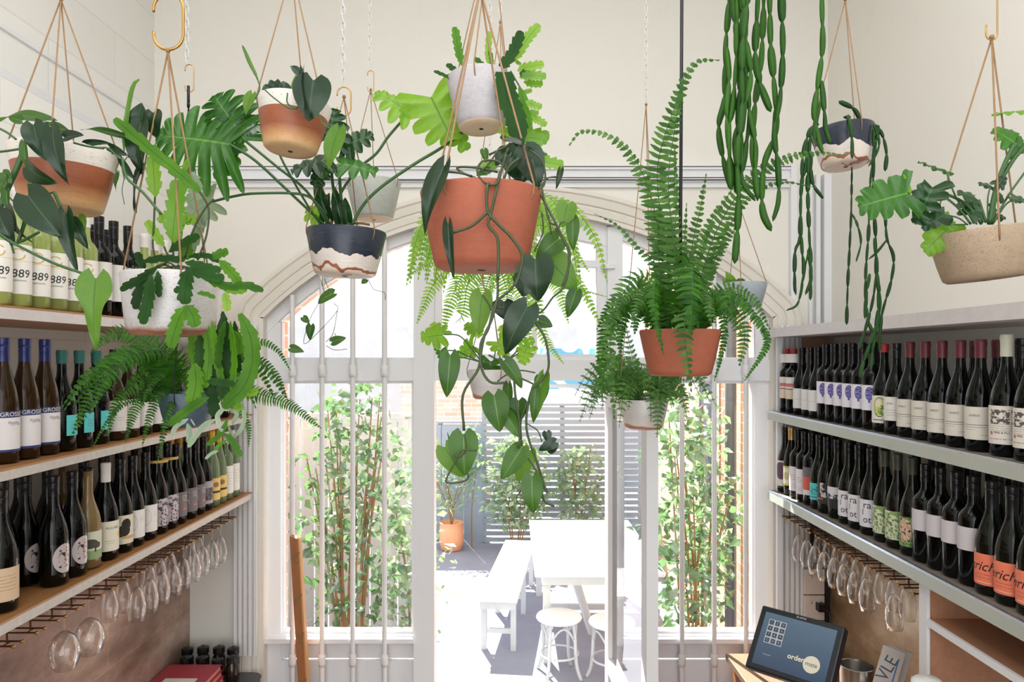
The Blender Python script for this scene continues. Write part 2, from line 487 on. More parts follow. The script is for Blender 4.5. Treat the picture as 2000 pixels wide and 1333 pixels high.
M['pot_terracotta'] = m_glaze('terracotta', [(0, srgb(196, 122, 96)), (0.05, srgb(168, 94, 70)), (1.0, srgb(160, 88, 64))], 0.02, 6, None, 0.75, 'LINEAR')
M['pot_white_terra'] = m_glaze('white_rim_over_rust', [(0, srgb(226, 190, 142)), (0.16, srgb(196, 146, 98)), (0.38, srgb(146, 80, 48)), (0.70, srgb(152, 86, 58)), (0.705, srgb(216, 210, 202))], 0.018, 5, (90, 56, 40), 0.45, 'LINEAR', 0.9)
M['pot_speckled'] = m_glaze('white_glaze_rust_foot', [(0, srgb(206, 164, 138)), (0.07, srgb(150, 92, 66)), (0.15, srgb(196, 188, 186)), (0.3, srgb(206, 202, 204))], 0.10, 6, (60, 44, 40), 0.32, 'LINEAR', 0.70, 330)
M['pot_navy'] = m_glaze('navy_over_white', [(0, srgb(228, 210, 196)), (0.08, srgb(158, 96, 72)), (0.15, srgb(222, 212, 204)), (0.47, srgb(34, 42, 58))], 0.42, 13, (90, 70, 60), 0.32, 'CONSTANT', 0.93)
M['pot_grey'] = m_glaze('grey_stone_glaze', [(0, srgb(232, 206, 180)), (0.04, srgb(170, 172, 168)), (1, srgb(176, 178, 174))], 0.02, 5, (130, 130, 120), 0.5, 'CONSTANT', 0.9)
M['pot_white'] = m_glaze('pale_grey_speckled', [(0, srgb(232, 208, 182)), (0.04, srgb(176, 172, 176)), (1, srgb(182, 180, 182))], 0.02, 5, (90, 84, 84), 0.55, 'CONSTANT', 0.84, 330)
M['pot_sand'] = m_glaze('speckled_sand_clay', [(0, srgb(160, 138, 114)), (1, srgb(168, 148, 124))], 0.02, 5, (70, 54, 44), 0.7, 'LINEAR', 0.66, 330)
M['pot_slate'] = m_glaze('slate_blue_glaze', [(0, srgb(70, 86, 102)), (1, srgb(74, 92, 108))], 0.02, 5, None, 0.4, 'LINEAR')
M['pot_blue_grey'] = m_glaze('blue_grey_zinc', [(0, srgb(148, 158, 168)), (1, srgb(160, 170, 178))], 0.05, 8, None, 0.5, 'LINEAR')
M['pot_marble'] = m_glaze('white_rust_marbled', [(0, srgb(196, 150, 124)), (0.14, srgb(176, 122, 96)), (0.2, srgb(216, 208, 204)), (0.45, srgb(206, 200, 200))], 0.22, 5, None, 0.3, 'LINEAR')
# ------------------------------------------------------------------ the room
D = 3.5                         # back wall plane
CX, HW, RIN, CZ = 0.03, 1.257, 1.77, 1.418   # arched opening
H = 4.6
def arch_z(x, r=RIN): return CZ + math.sqrt(max(r * r - (x - CX) ** 2, 0))
def struct(name, mb, mat, parent=None, **k):
    o = mb.build(name, mat, parent, **k)
    if not parent: o['kind'] = 'structure'
    return o

b = MB(); b.box(-1.9, 1.7, -3.2, D + .45, -0.12, 0); struct('floor', b, M['floor'])
b = MB(); b.box(-1.9, 1.7, -0.8, D + .35, H, H + .1); struct('ceiling', b, M['ceiling'])
b = MB()
b.box(-1.80, -1.62, -3.2, D + .35, 0, 3.36)
b.box(-1.90, -1.76, -3.2, D + .35, 3.36, H)
struct('wall_left', b, M['wall_left'])
b = MB(); b.box(1.555, 1.70, -3.2, D + .35, 0, H); struct('wall_right', b, M['wall'])
# back wall around the arch
b = MB()
ys = (D, D + .35)
def rect(x0, x1, z0, z1):
    b.box(x0, x1, ys[0], ys[1], z0, z1)
rect(-1.9, CX - HW, 0, H); rect(CX + HW, 1.7, 0, H)
N = 40
xs = [CX - HW + 2 * HW * i / N for i in range(N + 1)]
for i in range(N):
    x0, x1 = xs[i], xs[i + 1]
    za, zb = arch_z(x0), arch_z(x1)
    vs = [(x0, ys[0], za), (x1, ys[0], zb), (x1, ys[0], H), (x0, ys[0], H), (x0, ys[1], za), (x1, ys[1], zb), (x1, ys[1], H), (x0, ys[1], H)]
    b.add(vs, [(0, 1, 2, 3), (5, 4, 7, 6), (0, 4, 5, 1)])
struct('wall_back', b, M['wall'])
# painted brick reveal outside the frames
def arch_path(inset=0.0, z0=0.0, n=36):
    """points and outward normals along the opening, inset towards its inside"""
    hw = HW - inset; r = RIN - inset
    zs = arch_z(CX + hw, r)
    out = [(CX - hw, z0, -1, 0), (CX - hw, zs - .001, -1, 0)]
    a0 = math.atan2(zs - CZ, -hw); a1 = math.atan2(zs - CZ, hw)
    for i in range(n + 1):
        a = a0 + (a1 - a0) * i / n
        nx, nz = math.cos(a), math.sin(a)
        out.append((CX + r * nx, CZ + r * nz, nx, nz))
    out += [(CX + hw, zs - .001, 1, 0), (CX + hw, z0, 1, 0)]
    return out
def sweep(mb, path, prof):
    """prof [(offset outwards, y)] swept along the arch path"""
    P = []
    for (x, z, nx, nz) in path:
        for (o_, y) in prof:
            P.append(Vector((x + nx * o_, y, z + nz * o_)))
    mb.grid(P, len(path), len(prof))
def miter(path):
    # scale normals at the two spring corners so that widths stay constant
    return path
b = MB(); sweep(b, arch_path(0.0), [(0.0, D + .12), (-.012, D + .12), (-.012, D + .36), (0, D + .36)]); struct('trim_1', b, M['brick'])
# architrave
prof = [(-.010, D + .10), (-.010, D - .020), (.010, D - .020), (.014, D - .026), (.040, D - .030), (.044, D - .025), (.050, D - .025),
        (.056, D - .034), (.088, D - .040), (.092, D - .035), (.100, D - .044), (.118, D - .044), (.122, D)]
b = MB(); sweep(b, arch_path(0.0), prof)
struct('trim_2', b, M['trim_old'])
# picture rail on the back wall with painted gap shadows, and side pilaster
b = MB()
b.box(-1.76, 1.36, D - .03, D, 3.385, 3.405); b.box(-1.76, 1.36, D - .018, D, 3.30, 3.385); b.box(-1.76, 1.36, D - .035, D, 3.325, 3.34)
struct('trim_3', b, M['trim'])
b = MB(); b.box(-1.76, 1.36, D - .0315, D - .0302, 3.396, 3.400); b.box(-1.4, 1.34, D - .0365, D - .0352, 3.328, 3.3345); b.box(.1, 1.30, D - .0195, D - .0182, 3.341, 3.349)
struct('trim_12', b, plain('joint_gap_shadow', (70, 66, 64), .8))  # dark strips stand in for the shadow in the rail joints
b = MB(); b.box(1.36, 1.39, D - .035, D, 2.72, 3.41); b.box(1.455, 1.47, D - .02, D, 1.0, 3.36)
b.box(1.485, 1.505, D - .03, D, 1.0, 3.36); b.box(1.52, 1.555, D - .04, D, 1.0, 3.36)
struct('trim_4', b, M['trim'])
# rail on the left wall
b = MB(); b.box(-1.775, -1.735, -.3, D, 3.36, 3.40); b.box(-1.765, -1.745, -.3, D, 3.43, 3.46); b.box(-1.765, -1.75, -.3, D, 3.60, 3.615)
struct('trim_5', b, M['trim'])
# fluted lower pilaster boards on the back wall beside the opening
for nm, x0 in (('trim_6', -1.345), ('trim_7', 1.30)):
    b = MB()
    for k in range(5): b.box(x0 + k * .024, x0 + .014 + k * .024, D - .062, D - .05, 1.02, 2.62)
    struct(nm, b, M['trim'])
# bronze tiles below the bottle shelves
b = MB(); b.box(-1.62, -1.585, -.3, D - .001, 0, 1.75); struct('wall_tiles_left', b, M['tile_left'])
b = MB(); b.box(1.535, 1.555, -.3, D - .07, 0, 1.75); struct('wall_tiles_right', b, M['tile_right'])

# ------------------------------------------------------------------ windows
YF = D + .035                  # frame plane
TR0, TR1 = 2.35, 2.452         # transom
SILL = 1.09
Lx0, Lx1 = -1.15, -.487        # glass of left light
Rx0, Rx1 = .547, 1.21
PLx, PRx = (-.487, -.385), (.472, .547)
def glass_arch(name, x0, x1, z0, parent, r=RIN - .055, y=YF + .02, n=14):
    g = MB(); P = []
    for i in range(n + 1):
        x = x0 + (x1 - x0) * i / n
        P += [Vector((x, y, z0)), Vector((x, y, max(arch_z(x, r), z0 + .002)))]
    g.grid(P, n + 1, 2)
    return g.build(name, M['pane'], parent)
def arch_infill(mb, x0, x1, r0, r1, y0, y1, n=14):
    """frame member following the arch between radii r0 (inner) and r1"""
    for i in range(n):
        xa, xb = x0 + (x1 - x0) * i / n, x0 + (x1 - x0) * (i + 1) / n
        v = []
        for y in (y0, y1):
            v += [(xa, y, arch_z(xa, r0)), (xb, y, arch_z(xb, r0)), (xb, y, arch_z(xb, r1)), (xa, y, arch_z(xa, r1))]
        mb.add(v, [(0, 1, 2, 3), (4, 7, 6, 5), (0, 4, 5, 1), (3, 2, 6, 7)])
def bar(name, x, z0, z1, y, collars, parent):
    m = MB(); m.tube([Vector((x, y, z0)), Vector((x, y, z1))], .0125, 10)
    o = m.build(name, M['bar_paint'], parent, smooth=True, angle=50)
    for zc in collars:
        k = MB(); k.lathe([(0.0, -.03), (.016, -.03), (.019, -.014), (.019, .014), (.016, .03), (0, .03)], 12, Matrix.Translation((x, y, zc)))
        k.build('collar', M['bar_paint'], o, smooth=True)
    return o
def side_window(nm, x0, x1, outer_x, post, barpx, boards=True):
    root = bpy.data.objects.new(nm, None); link(root); root['kind'] = 'structure'
    f = MB()
    # stiles, sill, transom, arch member
    xo0, xo1 = min(outer_x, x0), max(outer_x, x1)
    if outer_x < 0: f.box(outer_x, x0, YF + .004, YF + .066, 0, 2.64)
    else: f.box(x1, outer_x, YF + .004, YF + .066, 0, 2.64)
    f.box(post[0], post[1], YF - .02, YF + .08, 0, arch_z(post[0] if post[0] > CX else post[1], RIN) - .02)
    f.box(xo0, xo1, YF - .01, YF + .075, TR0, TR1)
    f.box(xo0, xo1, YF + .002, YF + .068, SILL - .05, SILL)
    f.box(xo0, xo1, YF - .035, YF + .02, SILL - .035, SILL - .012)
    arch_infill(f, xo0, xo1, RIN - .06, RIN - .0, YF, YF + .07)
    # inner beads
    for (a, c_) in ((x0, x0 + .014), (x1 - .014, x1)):
        f.box(a, c_, YF + .012, YF + .05, SILL, TR0)
    f.box(x0, x1, YF + .014, YF + .052, TR0 - .014, TR0); f.box(x0, x1, YF + .014, YF + .052, TR1, TR1 + .014)
    f.box(x0, x1, YF + .014, YF + .052, SILL, SILL + .014)
    f.build('window_frame', M['trim'], root)
    p = MB(); k = 0; z = 0.02
    while z < SILL - .06:
        p.box(xo0, xo1, YF + .012, YF + .04, z, min(z + .125, SILL - .055)); z += .135
    p.build('weatherboards', M['wall_panel'], root)
    g = MB(); g.grid([Vector((x0, YF + .03, SILL)), Vector((x1, YF + .03, SILL)), Vector((x0, YF + .03, TR0)), Vector((x1, YF + .03, TR0))], 2, 2)
    g.build('pane', M['pane'], root)
    glass_arch('pane', x0, x1, TR1, root)
    for q in barpx:
        Yb = YF - .045
        x = (q - 1000) / F * Yb
        zt = arch_z(x, RIN - .02)
        bar('security_bar', x, 0.6, zt, Yb, (2.40, 0.98), root)
    return root
side_window('window_1', Lx0, Lx1, CX - HW, PLx, (571, 629, 689, 751))
side_window('window_2', Rx0, Rx1, CX + HW, PRx, (1332, 1395, 1457))
# fanlight over the door
root = bpy.data.objects.new('window_3', None); link(root); root['kind'] = 'structure'
f = MB()
f.box(PLx[1], PRx[0], YF - .01, YF + .08, TR0, TR1)
arch_infill(f, PLx[1], PRx[0], RIN - .11, RIN, YF, YF + .07)
f.box(PLx[1], PLx[1] + .035, YF + .003, YF + .06, TR1, arch_z(PLx[1], RIN) - .05); f.box(PRx[0] - .05, PRx[0], YF + .003, YF + .06, TR1, arch_z(PRx[0], RIN) - .05)
f.box(PLx[1], PRx[0], YF + .005, YF + .055, 2.915, 2.95)
f.box(PLx[1], PRx[0], YF + .005, YF + .055, TR1, TR1 + .03)
f.box(.10, .125, YF + .01, YF + .05, TR1, 3.1)
f.build('window_frame', M['trim'], root)
glass_arch('pane', PLx[1], PRx[0], TR1, root, RIN - .06)
k = MB(); k.box(PRx[0] - .03, PRx[1] - .04, YF - .035, YF - .01, 2.905, 2.925); k.build('window_latch', M['bar_paint'], root)
# open door leaf, hinged on the right post and swung into the room
root = bpy.data.objects.new('door_1', None); link(root); root['kind'] = 'structure'
hx, hy, DW = .478, D - .02, .84
ang = R(-96)
MD = Matrix.Translation((hx, hy, 0)) @ Matrix.Rotation(ang + math.pi, 4, 'Z') @ Matrix.Scale(-1, 4, (0, 1, 0))
MD = Matrix.Translation((hx, hy, 0)) @ Matrix.Rotation(R(-87), 4, 'Z')
f = MB()
for (a, c_, z0, z1) in ((0, .07, .02, 2.33), (DW - .085, DW, .02, 2.33), (.07, DW - .085, 2.23, 2.33), (.07, DW - .085, .95, 1.02), (.07, DW - .085, .02, .22)):
    f.box(a, c_, -.022, .022, z0, z1, MD)
f.build('door_frame', M['trim'], root)
p = MB(); p.box(.07, DW - .085, -.012, .012, .22, .95, MD); p.build('door_panel', M['wall_panel'], root)
g = MB(); g.add([MD @ Vector(v) for v in ((.07, 0, 1.02), (DW - .085, 0, 1.02), (DW - .085, 0, 2.23), (.07, 0, 2.23))], [(0, 1, 2, 3)])
g.build('pane', M['pane'], root)
k = MB(); k.lathe([(0, 0), (.012, 0), (.012, .03), (.028, .04), (.028, .055), (0, .07)], 14, MD @ Matrix.Translation((DW - .04, -.022, 1.05)) @ Matrix.Rotation(R(90), 4, 'X'))
k.build('door_knob', M['brass'], root, smooth=True)
k = MB(); k.box(.18, .44, YF - .07, YF - .03, 2.318, 2.334); k.tube([Vector((.20, YF - .05, 2.33)), Vector((.44, YF - .06, 2.31)), Vector((.47, D - .25, 2.31))], .006, 6)
k.build('door_closer', M['chain'], root)
b = MB(); b.box(PLx[1], PRx[0], D + .0, D + .35, 0, .03); struct('trim_8', b, M['trim'])

# ------------------------------------------------------------------ shelves
def shelf(name, side, x_edge, x_wall, h, thick, top, face, y0, y1, label, lip=None):
    z = EYE + h
    root = empty(name, ((x_edge + x_wall) / 2, (y0 + y1) / 2, z - thick), label, 'shelf', None)
    s = -1 if side == 'left' else 1
    a, c_ = sorted((x_edge, x_wall))
    m = MB(); m.box(a, c_, y0, y1, z - thick, z); m.build('shelf_board', top, root)
    xa, xb = sorted((x_edge, x_edge - s * .012))
    m = MB(); m.box(xa, xb, y0, y1, z - thick, z - .006); m.build('front_edge', face, root)
    m = MB(); m.box(xa, xb, y0, y1, z - .006, z + (.002 if lip else 0)); m.build('edge_strip', lip or top, root)
    return root
XW = -1.6195; XE = -1.268
shelf('wall_shelf', 'left', XE, XW, .128, .034, M['shelf_top_wood'], M['shelf_top_face'], .25, 3.44, 'highest shelf on the left wall, under the clear white-wine bottles')
shelf('wall_shelf', 'left', XE, XW, -.278, .030, M['shelf_top_wood'], M['shelf_face'], .25, 3.44, 'middle shelf on the left wall, under the blue-capped bottles')
shelf('wall_shelf', 'left', XE, -1.584, -.655, .032, M['shelf_top_wood'], M['shelf_face'], .25, 3.44, 'lowest shelf on the left wall, wine glasses hanging beneath it')
XR = 1.248
shelf('wall_shelf', 'right', XR, 1.5545, .134, .042, M['shelf_top_face'], M['shelf_top_face'], .25, 3.44, 'empty white top shelf on the right wall, above the purple-crest bottles')
shelf('wall_shelf', 'right', XR, 1.5545, -.262, .042, M['shelf_dark'], M['shelf_face_green'], .25, 3.44, 'middle pale green shelf on the right wall, under the purple-crest bottles', M['edge_metal'])
shelf('wall_shelf', 'right', XR, 1.534, -.645, .044, M['shelf_dark'], M['shelf_face_green'], .25, 3.44, 'lowest pale green shelf on the right wall, above the hanging glasses', M['edge_metal'])
b = MB(); b.box(1.275, 1.30, D - .085, D - .062, 1.0, EYE + .09); struct('trim_9', b, M['trim'])
b = MB(); b.box(1.4, 1.55, D - .07, D - .062, 1.9, 2.60)
struct('trim_10', b, plain('bare_brown_board', (176, 140, 116), .6, 0, .15, 9))
# ------------------------------------------------------------------ bottles
G = {
 'black': m_bottle('black_green_bottle_glass', (5, 7, 6)),
 'olive': m_bottle('dark_olive_bottle_glass', (13, 16, 8)),
 'brown': m_bottle('amber_brown_bottle_glass', (44, 28, 12), .05),
 'clearg': m_bottle('clear_green_wine_bottle', (190, 206, 120), .03, .55),
 'palegreen': m_bottle('pale_green_bottle_glass', (120, 142, 104), .05, .35),
 'cider': m_bottle('golden_bottle_glass', (160, 132, 84), .05, .45),
}
CAP = {}
def cap(name, rgb, rough=.35, metal=.2):
    if name not in CAP: CAP[name] = plain('capsule_' + name, rgb, rough, metal, .06, 40)
    return CAP[name]
for n_, c_, r_, m_ in (('black', (20, 20, 24), .32, .2), ('navy', (40, 48, 104), .3, .3), ('teal', (34, 98, 92), .6, 0), ('yellow', (212, 172, 62), .35, .2), ('gold', (196, 160, 92), .3, .5),
        ('white', (226, 222, 218), .5, 0), ('burgundy', (104, 40, 50), .45, .1), ('red', (166, 44, 46), .5, 0), ('cream', (206, 206, 188), .5, 0), ('olive', (60, 62, 48), .5, 0)):
    cap(n_, c_, r_, m_)

def profile(kind, h, r):
    rn = .0135
    if kind == 'bdx':
        p = [(0, .004), (r * .8, 0), (r, .008), (r, h * .60), (r * .97, h * .635), (r * .80, h * .675), (r * .52, h * .71), (rn * 1.05, h * .745), (rn, h * .78), (rn, h * .985)]
    elif kind == 'rie':
        p = [(0, .004), (r * .8, 0), (r, .008), (r, h * .42), (r * .95, h * .50), (r * .82, h * .59), (r * .62, h * .68), (r * .46, h * .76), (rn, h * .83), (rn, h * .985)]
    else:
        p = [(0, .004), (r * .8, 0), (r, .008), (r, h * .43), (r * .97, h * .48), (r * .86, h * .545), (r * .66, h * .62), (r * .48, h * .685), (rn * 1.1, h * .74), (rn, h * .80), (rn, h * .985)]
    return p + [(rn * .9, h * .99), (0, h * .99)]

def wrap_text(txt, size, r, zc, a0, mat, name, parent, italic=0.0, width=None, squash=1.0):
    cu = bpy.data.curves.new(name, 'FONT'); cu.body = txt; cu.size = size; cu.align_x = 'CENTER'; cu.align_y = 'CENTER'; cu.shear = italic; cu.resolution_u = 3
    cu.space_character = squash
    o = bpy.data.objects.new(name, cu); link(o)
    dg = bpy.context.evaluated_depsgraph_get(); dg.update()
    me = bpy.data.meshes.new_from_object(o.evaluated_get(dg))
    bpy.data.objects.remove(o); bpy.data.curves.remove(cu)
    me.name = name
    for v in me.vertices:
        a = a0 + v.co.x / r
        v.co = Vector((r * math.cos(a), r * math.sin(a), zc + v.co.y))
    me.materials.clear(); me.materials.append(mat)
    t = bpy.data.objects.new(name, me); link(t); t.parent = parent
    return t

INK = plain('black_print', (24, 22, 24), .6); INK_GOLD = plain('gold_print', (206, 170, 96), .35, .5); INK_CREAM = plain('cream_print', (236, 230, 214), .5)
INK_RED = plain('red_print', (196, 60, 66), .6)

BOT = {}
def bottle_proto(key, kind, h, r, glass, capname, caplen, lab=None, texts=(), name='wine_bottle', lab2=None):
    """lab = (z0, z1, half_angle, material)"""
    root = empty(name, (0, 0, 0))
    m = MB(); m.lathe(profile(kind, h, r), 28); m.build('bottle_glass', G[glass], root, smooth=True)
    if capname == 'crown':
        m = MB(); m.lathe([(0, h - .006), (.0155, h - .006), (.0145, h + .001), (.012, h + .003), (0, h + .003)], 20); m.build('crown_cap', CAP['black'], root, smooth=True)
    else:
        rc = .0146
        prof = [(rc, h - caplen)]
        if capname in ('black', 'navy'):   # screw cap with knurled ring and thread ridges
            prof += [(rc, h - .034), (rc * 1.03, h - .033), (rc * .96, h - .029), (rc * 1.03, h - .026), (rc * 1.03, h - .020), (rc * .98, h - .019), (rc * 1.03, h - .017), (rc * 1.03, h - .001)]
        else:
            prof += [(rc * 1.0, h - .02), (rc * 1.06, h - .016), (rc * 1.06, h - .004)]
        prof += [(rc * .95, h), (0, h)]
        m = MB(); m.lathe(prof, 24); m.build('capsule', CAP[capname], root, smooth=True, angle=40)
    lb = None
    for L in (lab, lab2):
        if not L: continue
        z0, z1, ha, mat = L[:4]
        rr = r + .0007; n = 16; P = []; U = []
        for i in range(n + 1):
            a = -math.pi / 2 - ha + 2 * ha * i / n
            for z in (z0, z1):
                P.append(Vector((rr * math.cos(a), rr * math.sin(a), z))); U.append((i / n, (z - z0) / (z1 - z0)))
        m = MB(); m.grid(P, n + 1, 2, U)
        lb2_ = m.build('label', mat, root, smooth=True)
        lb = lb or lb2_
    for (txt, size, zc, ink, it, da) in texts:
        wrap_text(txt, size, r + .0012, zc, -math.pi / 2 + da, ink, 'lettering', lb or root, it)
    BOT[key] = [root, False]
    return root

def ml(*a, **k): return m_label(*a, **k)
W_ = (226, 222, 218)
# ---- kinds seen on the left shelves
bottle_proto('w1889', 'bdx', .318, .0345, 'clearg', 'white', .05, (.035, .165, 1.35, ml('label_1889', (234, 230, 224), [('ring', .5, .80, .20, .12, (206, 170, 90), .62), ('rect', 0, 1, .66, .67, (214, 190, 130)), ('rect', .60, .75, .80, .86, (234, 230, 224))])),
    [('1889', .030, .088, INK, .1, 0), ('MARLBOROUGH', .0055, .070, INK, 0, 0)])
bottle_proto('blk_w', 'bdx', .318, .0365, 'black', 'black', .06, (.05, .17, 1.2, ml('label_plain_white', W_)))
bottle_proto('whitecap', 'bur', .31, .0365, 'clearg', 'white', .05, (.04, .13, 1.2, ml('label_plain_cream', (230, 226, 214))))
bottle_proto('grosset', 'rie', .325, .0365, 'brown', 'navy', .062, (.03, .135, 1.3, ml('label_navy_band', (222, 218, 220), [('rect', 0, 1, .84, 1.01, (34, 48, 104)), ('rect', 0, 1, -.01, .06, (34, 48, 104)), ('lines', .42, .75, .55, .75, (150, 146, 160), 50)])),
    [('GROSSET', .0155, .1265, INK_CREAM, 0, .0), ('Riesling', .010, .105, plain('grey_print', (130, 126, 140), .6), .3, 0)])
bottle_proto('teal', 'bur', .295, .0385, 'black', 'teal', .04, (.045, .105, .75, ml('label_turquoise', (88, 190, 190), [('lines', .2, .8, .3, .7, (30, 90, 100), 60)])))
bottle_proto('brown_w', 'bur', .30, .0375, 'brown', 'black', .05, (.03, .13, 1.2, ml('label_grey_white', (214, 210, 206), [('lines', .3, .7, .35, .5, (150, 140, 130), 90)])))
bottle_proto('dk_w', 'bur', .30, .0375, 'black', 'black', .05, (.03, .115, 1.2, ml('label_white_b', (222, 220, 218))))
bottle_proto('dark', 'bur', .31, .0385, 'black', 'black', .055)
bottle_proto('shell', 'bur', .31, .0385, 'black', 'black', .055, (.035, .12, .9, ml('label_round_grey', (12, 14, 14), [('disc', .5, .5, .47, .49, (186, 174, 174)), ('blotch', .25, .5, .2, .8, (40, 34, 38), 7, .55), ('blotch', .5, .8, .2, .85, (110, 92, 96), 11, .52)], .08)))
bottle_proto('cider', 'bur', .305, .0365, 'cider', 'crown', 0, (.03, .115, 1.15, ml('label_boar', (206, 210, 190), [('rect', 0, 1, -.01, .32, (140, 164, 118)), ('disc', .42, .56, .26, .17, (72, 72, 60)), ('disc', .66, .50, .13, .11, (72, 72, 60)), ('rect', .24, .30, .26, .5, (62, 62, 54)), ('rect', .55, .61, .26, .5, (62, 62, 54))])))
bottle_proto('mulo', 'bur', .31, .0375, 'black', 'white', .062, (.03, .125, 1.2, ml('label_cream_yellow', (222, 218, 200), [('disc', .8, .52, .09, .10, (222, 190, 80)), ('lines', .25, .6, .25, .4, (120, 116, 104), 80)])),
    [('MULLINE', .0105, .103, plain('slate_print', (90, 96, 100), .6), 0, 0)])
bottle_proto('crow', 'bur', .31, .0375, 'black', 'black', .06, (.03, .125, 1.2, ml('label_bird', (216, 208, 186), [('disc', .5, .68, .17, .2, (30, 28, 26)), ('disc', .42, .47, .22, .2, (34, 32, 30)), ('rect', .2, .36, .25, .38, (44, 40, 36)), ('disc', .62, .22, .3, .06, (196, 160, 104))])))
bottle_proto('plainw', 'bur', .31, .0375, 'black', 'black', .06, (.03, .125, 1.2, ml('label_white_swirl', (228, 224, 222), [('ring', .32, .55, .2, .3, (208, 190, 186), .8), ('lines', .6, .85, .5, .75, (150, 140, 140), 80)])))
bottle_proto('floral', 'bur', .325, .0375, 'black', 'black', .07, (.03, .13, 1.2, ml('label_floral', (188, 180, 186), [('blotch', 0, 1, 0, 1, (60, 66, 88), 7, .53), ('blotch', 0, 1, 0, 1, (178, 84, 70), 11, .62), ('blotch', 0, 1, 0, .5, (214, 180, 90), 9, .62)])),
    lab2=(.262, .272, 1.6, ml('gold_neck_patch', (196, 160, 80))))
bottle_proto('greyl', 'bur', .31, .0375, 'black', 'black', .06, (.03, .125, 1.2, ml('label_charcoal', (112, 106, 110), [('blotch', .1, .45, .2, .9, (190, 180, 178), 9, .6), ('lines', .55, .9, .6, .9, (220, 214, 210), 70), ('rect', .6, .85, .26, .31, (220, 110, 80))])))
bottle_proto('greyl2', 'bur', .31, .0375, 'black', 'black', .06, (.03, .125, 1.2, ml('label_grey_picture', (168, 164, 166), [('rect', 0, 1, .15, .7, (110, 106, 108)), ('blotch', 0, 1, .15, .7, (60, 58, 62), 6, .5)])))
bottle_proto('yellow', 'rie', .33, .0365, 'palegreen', 'yellow', .06, (.03, .125, 1.2, ml('label_yellow', (226, 196, 118), [('rect', .1, .9, .32, .42, (60, 50, 30)), ('disc', .5, .7, .15, .12, (150, 110, 60))])))
bottle_proto('greenw', 'bdx', .31, .0355, 'palegreen', 'white', .05, (.03, .155, 1.25, ml('label_tall_white', (230, 230, 224), [('lines', .3, .7, .3, .8, (190, 190, 180), 60)])))
bottle_proto('edgewine', 'bur', .31, .0385, 'black', 'black', .06, (.03, .115, 1.2, ml('label_tan', (206, 180, 150), [('lines', .2, .8, .3, .8, (150, 110, 70), 60)])))
# ---- kinds seen on the right shelves
bottle_proto('redtop', 'bdx', .298, .0345, 'black', 'red', .027, (.065, .165, 1.3, ml('label_red_stripe', (226, 222, 218), [('rect', 0, 1, .44, .475, (40, 34, 34)), ('rect', 0, 1, 0, .44, (222, 206, 184)), ('rect', .15, .85, .56, .72, (198, 82, 84)), ('lines', .15, .85, .56, .72, (226, 222, 218), 240)])),
    lab2=(.232, .272, 3.1, ml('white_neck_band', (226, 222, 220))))
bottle_proto('rw_plain', 'bur', .30, .0375, 'black', 'black', .075, (.03, .118, 1.3, ml('label_white_c', (226, 224, 224), [('lines', .1, .8, .45, .5, (160, 150, 170), 70)])))
bottle_proto('purple', 'bdx', .312, .0365, 'black', 'black', .08, (.068, .158, 1.35, ml('label_purple_crest', (228, 224, 232), [('disc', .5, .66, .155, .27, (104, 100, 172)), ('disc', .5, .66, .12, .21, (150, 146, 204)), ('blotch', .4, .6, .45, .85, (60, 54, 130), 16, .5), ('rect', .46, .53, .30, .45, (86, 80, 158))])))
bottle_proto('greendisc', 'bur', .305, .0385, 'black', 'red', .03, (.03, .125, 1.35, ml('label_green_disc', (226, 222, 212), [('disc', .5, .58, .21, .36, (30, 34, 30)), ('disc', .5, .58, .195, .335, (196, 204, 120)), ('disc', .47, .72, .12, .14, (222, 214, 190)), ('blotch', .34, .66, .3, .65, (104, 130, 60), 6, .5), ('rect', .25, .75, .10, .13, (60, 56, 54))])))
bottle_proto('etpa', 'bur', .305, .0385, 'black', 'black', .05, (.045, .125, 1.35, ml('label_small_print', (224, 220, 214), [('lines', .35, .75, .2, .5, (150, 140, 136), 60)])),
    [('ETPA', .0095, .102, plain('grey_brown_print', (120, 106, 104), .6), 0, 0)])
bottle_proto('claret', 'bur', .308, .0385, 'black', 'burgundy', .052, (.032, .122, 1.35, ml('label_ivory', (216, 210, 198), [('rect', .18, .82, .44, .46, (120, 108, 108)), ('rect', .18, .74, .37, .385, (140, 128, 126)), ('rect', .18, .5, .30, .31, (150, 140, 136)), ('rect', .6, .78, .14, .15, (130, 120, 118))])),
    [('VIVENT', .0085, .098, plain('dark_grey_print', (96, 88, 88), .6), 0, -.1)])
bottle_proto('farm', 'bur', .318, .0395, 'black', 'cream', .058, (.032, .132, 1.35, ml('label_engraving', (222, 214, 204), [('blotch', .2, .8, .52, .9, (90, 84, 80), 9, .5), ('lines', .2, .8, .35, .55, (110, 100, 96), 110), ('disc', .25, .28, .04, .05, (190, 100, 80)), ('lines', .2, .8, .08, .22, (120, 112, 108), 60)])),
    [('PERE & FILS', .0075, .062, INK, 0, 0)])
bottle_proto('plum', 'bur', .305, .0365, 'olive', 'black', .03, (.03, .15, 1.2, ml('label_plum_oval', (214, 206, 200), [('disc', .5, .60, .42, .34, (92, 66, 82))])))
bottle_proto('goldcap', 'rie', .315, .0355, 'olive', 'gold', .06, (.045, .135, 1.2, ml('label_yellow_trim', (222, 220, 206), [('rect', 0, 1, 0, .1, (206, 186, 80)), ('rect', 0, 1, .9, 1.01, (206, 186, 80)), ('disc', .5, .5, .2, .2, (190, 186, 130))])))
bottle_proto('print_w', 'bdx', .31, .0365, 'black', 'black', .055, (.035, .145, 1.2, ml('label_white_print', (222, 218, 222), [('lines', .3, .7, .4, .7, (110, 104, 112), 70), ('lines', .3, .7, .1, .3, (140, 130, 140), 90)])))
